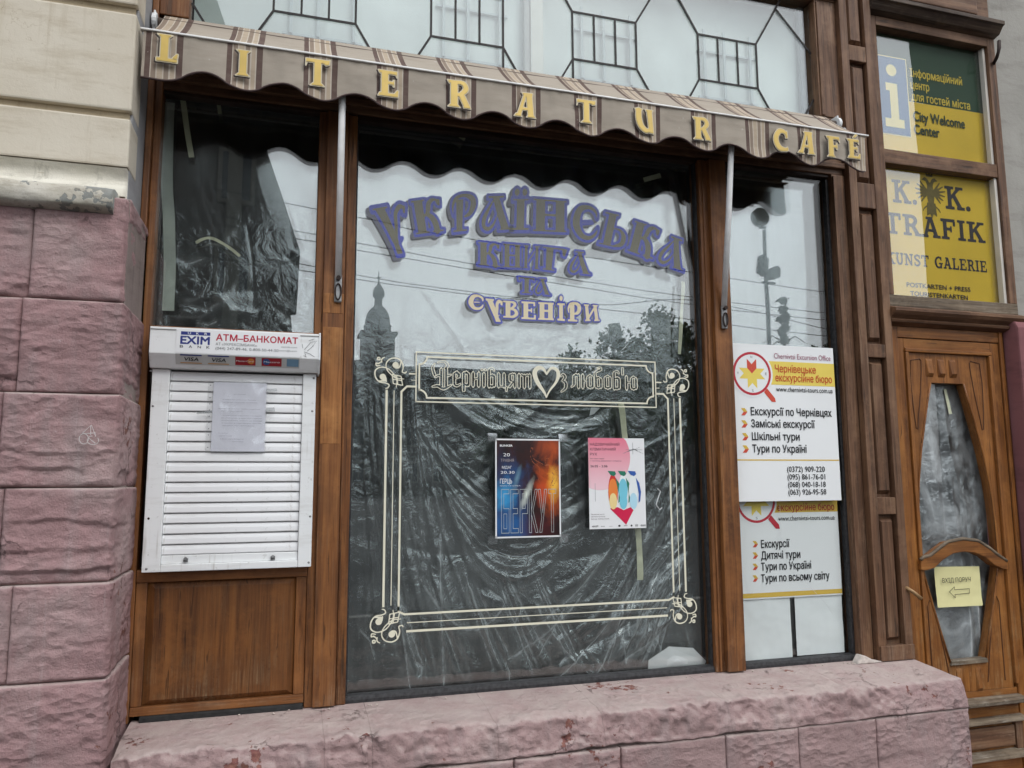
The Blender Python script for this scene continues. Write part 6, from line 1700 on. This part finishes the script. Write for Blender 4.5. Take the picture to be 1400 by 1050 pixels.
SL = {
 'K': (.92, [B(.14, .32, 0, 1), sb(.23, 0, .22), sb(.23, 1, .22), ('P', [(.30, .42), (.30, .58), (.66, 1), (.86, 1)]), ('P', [(.36, .58), (.52, .66), (.90, 0), (.68, 0)]), B(.55, .92, .88, 1), B(.58, .96, 0, .12)]),
 'T': (.86, [B(.34, .52, 0, 1), sb(.43, 0, .2), B(.02, .84, .86, 1), B(.02, .13, .68, .9), B(.73, .84, .68, .9)]),
 'R': (.88, [B(.14, .32, 0, 1), sb(.23, 0, .2), B(.02, .4, .88, 1), ('S', [(.30, .92, .08), (.54, .91, .08), (.66, .74, .09), (.54, .52, .08), (.30, .50, .07)]), ('P', [(.40, .50), (.60, .50), (.84, .08), (.62, .08)]), B(.60, .92, 0, .12)]),
 'A': (.94, [('P', [(.10, 0), (.26, 0), (.53, 1), (.40, 1)]), ('P', [(.66, 0), (.86, 0), (.58, 1), (.42, 1)]), B(.24, .7, .28, .40), B(0, .34, 0, .12), B(.58, .96, 0, .12), B(.26, .56, .88, 1)]),
 'F': (.80, [B(.14, .32, 0, 1), sb(.23, 0, .2), B(.02, .76, .86, 1), B(.66, .77, .66, .9), B(.3, .56, .44, .57), B(.50, .58, .36, .66)]),
 'I': (.46, [B(.14, .32, 0, 1), sb(.23, 0, .2), sb(.23, 1, .2)]),
 'U': (.90, [('S', [(.22, .95, .09), (.22, .40, .09), (.32, .12, .09), (.46, .07, .08), (.62, .12, .08), (.70, .40, .08), (.70, .95, .08)]), sb(.22, 1, .2), sb(.70, 1, .18)]),
 'N': (.96, [B(.14, .27, 0, 1), B(.70, .83, 0, 1), ('P', [(.12, 1), (.32, 1), (.83, 0), (.66, 0)]), sb(.2, 0, .18), B(.0, .3, .88, 1), sb(.76, 1, .18)]),
 'S': (.74, [('S', [(.62, .70, .05), (.58, .88, .07), (.34, .93, .08), (.14, .78, .09), (.24, .58, .09), (.52, .44, .10), (.62, .24, .09), (.42, .06, .08), (.16, .10, .07), (.10, .28, .05)]), B(.60, .68, .66, .98), B(.06, .14, .02, .34)]),
 'G': (.90, [('S', [(.74, .70, .05), (.62, .90, .07), (.40, .93, .08), (.16, .72, .09), (.13, .44, .10), (.26, .12, .09), (.50, .06, .07), (.70, .16, .07)]), B(.64, .80, 0, .46), B(.48, .92, .36, .47), B(.70, .78, .66, .98)]),
 'L': (.76, [B(.14, .32, 0, 1), sb(.23, 1, .2), B(.02, .72, 0, .13), B(.62, .73, 0, .36)]),
 'E': (.82, [B(.14, .32, 0, 1), B(.02, .74, .87, 1), B(.02, .78, 0, .13), B(.3, .56, .44, .56), B(.50, .58, .36, .64), B(.66, .75, .68, .9), B(.68, .79, .1, .34)]),
 '.': (.34, [('S', [(.16, .10, .11), (.165, .10, .11)])]), ' ': (.5, []),
}
def slab(word, q_, mat, par, cell=.035):
    Q = [xz(a_, b_, YG - .0012) for a_, b_ in q_]
    tot = sum(SL[c][0] for c in word) + .06 * (len(word) - 1); x = 0
    qm = quadmap(1.0, Q)
    for c in word:
        wd, pr = SL[c]; x0_ = x
        if pr:
            P = MB(); glyph_layer(P, pr, wd, cell, .005, YG - .0012, lambda a_, z: qm((x0_ + a_) / tot, z), pad=.06); obj('letter', P, mat, par, recalc=False)
        x += wd + .06
def lq(u0, vt, vb, u1):      # level quad from one left edge
    z1_, z0_ = xz(u0, vt, YG)[1], xz(u0, vb, YG)[1]; xa, xb = xz(u0, (vt + vb) / 2, YG)[0], xz(u1, (vt + vb) / 2, YG)[0]; return xa, xb, z0_, z1_
def slabL(word, u0, vt, vb, u1, mat, par, cell=.035):
    xa, xb, z0_, z1_ = lq(u0, vt, vb, u1); tot = sum(SL[c][0] for c in word) + .06 * (len(word) - 1); x = 0
    for c in word:
        wd, pr = SL[c]; x0_ = x
        if pr:
            P = MB(); glyph_layer(P, pr, wd, cell, .005, YG - .0012, lambda a_, z: (xa + (x0_ + a_) / tot * (xb - xa), z0_ + z * (z1_ - z0_)), pad=.06); obj('letter', P, mat, par, recalc=False)
        x += wd + .06
slabL('K.', 1219.5, 245, 276, 1254, slate, g2); slabL('K.', 1291.5, 254, 285, 1327, slate, g2)
slabL('TRAFIK', 1208.5, 289.5, 318, 1344, slate, g2); slabL('KUNST GALERIE', 1211.5, 344, 360, 1348, slate, g2, .045)
lg('POSTKARTEN + PRESS', 1239.5, 392, 386, 1326, slate, g2, .02); lg('TOURISTENKARTEN', 1244.5, 404, 398, 1322.5, slate, g2, .02)
# two-headed eagle emblem
eg = MB(); ctr = xz(1272, 266, YG); xs = np.arange(-.11, .112, .0035); zs = np.arange(-.16, .14, .0035); X, Z = np.meshgrid(xs, zs)
pr = [('S', [(0, .05, .020), (0, -.01, .026), (0, -.06, .016)]), ('P', [(-.03, -.05), (.03, -.05), (.036, -.13), (.012, -.115), (0, -.145), (-.012, -.115), (-.036, -.13)])]
for s_ in (-1, 1):
    pr += [('S', [(s_ * .006, .05, .012), (s_ * .022, .082, .010), (s_ * .034, .088, .011)]), ('P', [(s_ * .040, .095), (s_ * .060, .082), (s_ * .038, .080)])]
    for k in range(6):
        a_ = -.9 + k * .36; L_ = .085 - .004 * abs(k - 3)
        pr.append(('S', [(s_ * .02, .012, .010), (s_ * (.02 + .5 * L_ * math.cos(a_)), .012 + .5 * L_ * math.sin(a_), .007), (s_ * (.02 + L_ * math.cos(a_)), .012 + L_ * math.sin(a_), .004)]))
    pr.append(('S', [(s_ * .015, -.06, .005), (s_ * .05, -.085, .004), (s_ * .06, -.10, .003)]))
pr.append(('P', [(-.022, .105), (.022, .105), (.026, .128), (.008, .118), (0, .135), (-.008, .118), (-.026, .128)]))
iso(eg, -field(X, Z, pr), xs, zs, YG - .0012, lambda x, z: (ctr[0] + x, ctr[1] + z)); obj('eagle_emblem', eg, m_plain('olive_emblem', rgb(112, 98, 44), .6, 0, .2, 60), g2, recalc=False)

# ---------------------------------------------------------------- wall right of the door
rwl = thing('right_wall', 'grey plastered wall with a smooth dark pink base at the right of the doorway', 'wall', (4.5, 0, 0))
obj('plaster_face', MB().box(3.9655, 7.5, -.02, .5, 2.40, 5.2), m_plaster('rough_grey_plaster', rgb(150, 147, 140), rgb(168, 165, 158), rgb(110, 104, 98), True, .5), rwl, bevel=.01)
P = MB(); P.profx([(-.135, 0), (-.135, 2.42), (-.12, 2.455), (-.02, 2.475), (.5, 2.475), (.5, 0)], 3.845, 7.5)
obj('pink_base', P, m_plaster('smooth_pink_paint', rgb(122, 80, 82), rgb(138, 94, 96), rgb(92, 62, 64), False, .3), rwl, bevel=.012)
P = MB(); pts_ = [tuple(pt(1366, 56, -.10)), tuple(pt(1366, 66, -.11)), tuple(pt(1363, 78, -.10)), tuple(pt(1357, 90, -.03))]
P.tube(pts_, .010, 8); tag(obj('iron_hook', P, rust, smooth=True), 'rusty bent iron hook sticking out of the grey wall at the upper right', 'hook')
P = MB(); st_m = m_paint_stone('step_stone')
obj_st = obj('door_step', MB().box(3.06, 3.84, -.40, .03, -.002, .058), st_m); tag(obj_st, 'worn reddish stone step at the foot of the entrance door', 'step')

# the plain upper wall that carries on above the shopfront
ufw = thing('upper_wall', 'plain cream plastered wall of the house above the timber shopfront', 'wall', (1.5, .1, 4.7))
obj('plaster_face', MB().box(-3.2, 3.96, -.20, .5, 4.705, 9.0), plaster, ufw, bevel=.01)
obj('plaster_face', MB().box(3.965, 7.5, -.02, .5, 5.205, 9.0), plaster_grey, ufw)

# ---------------------------------------------------------------- the square behind the photographer (seen only in the glass)
far_wall = m_plain('dark_render_wall', rgb(70, 66, 63), .9, 0, .2, .6, .1); far_wall2 = m_plain('grey_render_wall', rgb(74, 72, 70), .9, 0, .2, .5, .1)
far_roof = m_plain('slate_roof', rgb(58, 58, 62), .8, 0, .2, 1.2, .2); far_glass = m_plain('far_window_glass', rgb(40, 44, 48), .2, 0, .1, 1); far_trim = m_plain('far_window_trim', rgb(92, 90, 84), .8)
def rp(u, v, d):
    p = pt(u, v, d); return (float(p[0]), -d, float(p[2]))
def far_windows(par, x0, x1, nx_, rows, y, w_, h_):
    k0 = None
    for zc in rows:
        for i in range(nx_):
            x = x0 + (x1 - x0) * (i + .5) / nx_
            if k0 is None:
                k0 = obj('window', MB().box(x - w_ / 2, x + w_ / 2, y - .1, y + .06, zc - h_ / 2, zc + h_ / 2), far_trim, par)
                k1 = obj('pane', MB().box(x - w_ / 2 + .15, x - .05, y + .061, y + .08, zc - h_ / 2 + .15, zc + h_ / 2 - .15).box(x + .05, x + w_ / 2 - .15, y + .061, y + .08, zc - h_ / 2 + .15, zc + h_ / 2 - .15), far_glass, k0)
                X_, Z_ = x, zc; bl_ = k0.location.copy()
            else:
                a = k0.copy(); b_ = k1.copy(); COL.objects.link(a); COL.objects.link(b_); a.parent = par; b_.parent = a
                a.location = bl_ + Vector((x - X_, 0, zc - Z_))
bA = thing('gabled_house', 'tall dark gabled house across the street, mirrored in the left window', 'house', (-8, -32, 0))
gab = [(.05, -.15), (.05, 7.0), (-.10, 8.6), (-.46, 9.8), (.26, 9.95), (-1.14, 13.98), (-3.0, 19.3), (-9, 24), (-22, 22), (-22, -.15)]
obj('wall', MB().prism(gab, -36, -25), far_wall, bA); far_windows(bA, -21, -.6, 7, (2.2, 5.6, 9.0, 12.6), -25, 1.3, 2.1)
for x in (-2.1, -5.0, -8.0, -11.0):
    obj('pilaster', MB().box(x - .25, x + .25, -25, -24.8, 0, 14.5), far_trim, bA)
bB = thing('town_hall', 'long low town hall across the square, mirrored behind the cream banner', 'building', (20, -86, 0))
obj('wall', MB().box(2, 62, -96, -80, -.15, 12.9), far_wall2, bB); obj('cornice', MB().box(1.6, 62.4, -96.4, -79.5, 12.9, 13.6), far_trim, bB); obj('parapet', MB().box(9.8, 62.0, -96, -80.0, 13.6, 14.1), far_roof, bB)
obj('attic', MB().box(1.8, 12.0, -94, -80.1, 13.6, 14.6), far_roof, bB)
far_windows(bB, 3, 61, 20, (2.4, 6.4, 10.4), -80, 1.4, 2.3)
tw = thing('clock_tower', 'domed clock tower above the town hall roof, mirrored at left in the centre window', 'tower', (9.45, -82, 0))
TXc = 9.45
obj('shaft', MB().box(TXc - 1.75, TXc + 1.75, -84, -80.5, 14.6, 17.7), far_wall, tw)
obj('tower_cornice', MB().box(TXc - 2.05, TXc + 2.05, -84.3, -80.2, 17.7, 18.0), far_wall, tw)
obj('dome', MB().lathe((TXc, -82.2), [(0, 18.0), (1.55, 18.0), (1.55, 18.8), (1.62, 18.9), (1.4, 19.1), (1.38, 19.7), (1.2, 20.3), (.85, 20.9), (.5, 21.2), (0, 21.25)], 20), far_roof, tw, smooth=True)
obj('lantern', MB().lathe((TXc, -82.2), [(0, 21.2), (.44, 21.2), (.42, 22.2), (.62, 22.3), (.64, 22.8), (.5, 23.3), (.2, 23.7), (.08, 24.0), (.05, 25.0), (0, 25.2)], 14), far_roof, tw, smooth=True)
obj('cross', MB().box(TXc - .3, TXc + .3, -82.22, -82.18, 24.55, 24.65).box(TXc - .05, TXc + .05, -82.22, -82.18, 24.2, 25.3), rust, tw)
bC = thing('tall_corner_house', 'tall corner house mirrored in the glass over the door', 'house', (50, -24, 0))
obj('wall', MB().box(38.2, 62, -34, -14, -.15, 38), far_wall, bC); far_windows(bC, 40, 61, 6, (3, 7, 11, 15, 19, 23, 27, 31), -14, 1.4, 2.2)
# side wall windows omitted: that face is turned away from the glass
bark = m_plain('tree_bark', rgb(66, 56, 48), .9, 0, .3, 8, .4)
leafm = []
for k, (c1, c2) in enumerate((((.030, .050, .022, 1), (.060, .085, .032, 1)), ((.016, .030, .020, 1), (.036, .058, .034, 1)))):
    t = NT('foliage_leafy' if k == 0 else 'foliage_needles'); col = t.ramp(t.noise(t.mapped((1, 1, 1)), 1.4, 4), [(.35, c1), (.65, c2)]); t.bsdf(col, .8, None, 0, .2); leafm.append(t.m)
def tree(x, y, h_, rad, kind, label, group='trees mirrored in the glass', seed=1, n=2600):
    rr = random.Random(seed)
    o = thing('conifer_tree' if kind else 'leafy_tree', label, 'tree', (x, y, 0), group)
    T = MB(); T.tube([(x, y, -.15), (x + .1, y, h_ * .3), (x - .05, y, h_ * .6), (x, y, h_ * .92)], .28, 8, .04)
    for k in range(9):
        a = rr.uniform(0, 6.28); z = h_ * rr.uniform(.3, .8); L = rad * rr.uniform(.4, .8)
        T.tube([(x, y, z), (x + L * .5 * math.cos(a), y + L * .5 * math.sin(a), z + L * .3), (x + L * math.cos(a), y + L * math.sin(a), z + L * (.5 if not kind else -.1))], .07, 5, .02)
    obj('trunk', T, bark, o)
    M_ = MB()
    cl = []
    for k in range(38):
        a = rr.uniform(0, 6.28); f = rr.random()
        if kind:
            z = h_ * (.12 + .88 * f); rw = rad * (1 - f) ** .85 * rr.uniform(.3, 1.0); cl.append((x + rw * math.cos(a), y + rw * math.sin(a), z, rad * .26 * (1.15 - f)))
        else:
            z = h_ * (.35 + .6 * f); rw = rad * math.sqrt(max(0, 1 - (2 * f - .85) ** 2)) * rr.uniform(.2, .95); cl.append((x + rw * math.cos(a), y + rw * math.sin(a), z, rad * rr.uniform(.16, .34)))
    if kind:
        cl += [(x, y, h_ * (.75 + .05 * k), rad * .10) for k in range(6)]
    for k in range(n):
        c = rr.choice(cl); d = Vector((rr.gauss(0, 1), rr.gauss(0, 1), rr.gauss(0, .8))) * c[3] * .62
        p = Vector(c[:3]) + d; s_ = rr.uniform(.09, .22); u_ = Vector((rr.gauss(0, 1), rr.gauss(0, 1), rr.gauss(0, 1))).normalized(); w_ = u_.orthogonal().normalized()
        n0 = len(M_.v); M_.v += [tuple(p + u_ * s_), tuple(p + w_ * s_ * .6), tuple(p - u_ * s_), tuple(p - w_ * s_ * .6)]; M_.f.append((n0, n0 + 1, n0 + 2, n0 + 3))
    obj('crown', M_, leafm[kind], o, recalc=False)
for i, (x, y, h_, rad, kd, lb) in enumerate([
    (16.6, -40, 9.6, 2.2, 0, 'low leafy tree at the left end of the tree row mirrored in the window'),
    (18.6, -38, 11.4, 1.8, 0, 'rounded leafy tree mirrored above the word after the heart'),
    (20.6, -39, 10.4, 2.0, 0, 'broad leafy tree mirrored between the two tallest of the centre window'),
    (22.6, -40, 12.9, 2.3, 0, 'tallest leafy tree mirrored at the right edge of the centre window'),
    (25.4, -42, 12.2, 2.3, 0, 'leafy tree mirrored behind the right-hand timber post'),
    (28.0, -41, 11.6, 1.6, 1, 'small spruce mirrored at the left edge of the narrow right window'),
    (32.0, -40, 13.6, 2.2, 1, 'tall spruce mirrored in the middle of the narrow right window above the board'),
    (35.4, -41, 11.0, 2.2, 0, 'leafy tree mirrored at the right edge of the narrow right window'),
    (13.6, -44, 7.2, 2.4, 0, 'low bushy tree in front of the town hall')]):
    tree(x, y, h_, rad, kd, lb, seed=40 + i)
lp = thing('lamp_post', 'tall pole with a round lamp and two floodlights mirrored in the narrow right window', 'lamp post', (12.32, -14, 0))
iron = m_plain('dark_pole_paint', rgb(24, 28, 30), .5, .0, .15, 8)
obj('pole', MB().tube([(12.32, -14, -.15), (12.32, -14, 4), (12.32, -14, 8.32)], .075, 10, .05), iron, lp, smooth=True)
hd_ = obj('lamp_head', MB().tube([(12.18, -14.05, 8.66), (12.18, -13.93, 8.66)], .25, 24), iron, lp); obj('lamp_rim', MB().tube([(12.18, -13.93, 8.66), (12.18, -13.92, 8.66)], .262, 24), far_trim, hd_)
obj('lamp_bracket', MB().box(12.17, 12.38, -14.03, -13.97, 8.36, 8.42), iron, lp)
obj('floodlight', MB().prism([(12.10, 7.15), (12.30, 7.05), (12.34, 7.5), (12.18, 7.62)], -14.15, -13.85), iron, lp, bevel=.02)
obj('floodlight', MB().prism([(12.36, 6.95), (12.66, 7.0), (12.68, 7.22), (12.58, 7.32), (12.38, 7.22)], -14.15, -13.85), iron, lp, bevel=.02)
obj('floodlight_arm', MB().box(12.2, 12.6, -14.03, -13.97, 6.84, 6.89), iron, lp)
WL_ = [('topmost', [(215, 243), (488, 296), (652, 328), (1150, 402)]), ('second', [(215, 278), (488, 331), (650, 361), (940, 405), (1150, 430)]), ('third', [(215, 290), (488, 341), (635, 366), (925, 413), (1150, 440)]),
       ('fourth', [(215, 322), (488, 375), (640, 398), (812, 416), (960, 411), (1150, 455)]), ('lowest', [(215, 338), (488, 381), (560, 391), (640, 402), (800, 419), (1150, 462)])]
for nm, L in WL_:
    P = MB(); Q = [rp(u, v, 15) for u, v in L]; Q = smooth_pts(Q, 6); P.tube(Q, .011, 5)
    tag(obj('overhead_wire', P, iron), 'the %s of the overhead wires mirrored across the windows' % nm, 'wire', 'overhead wires over the square')
bpy.context.view_layer.update()
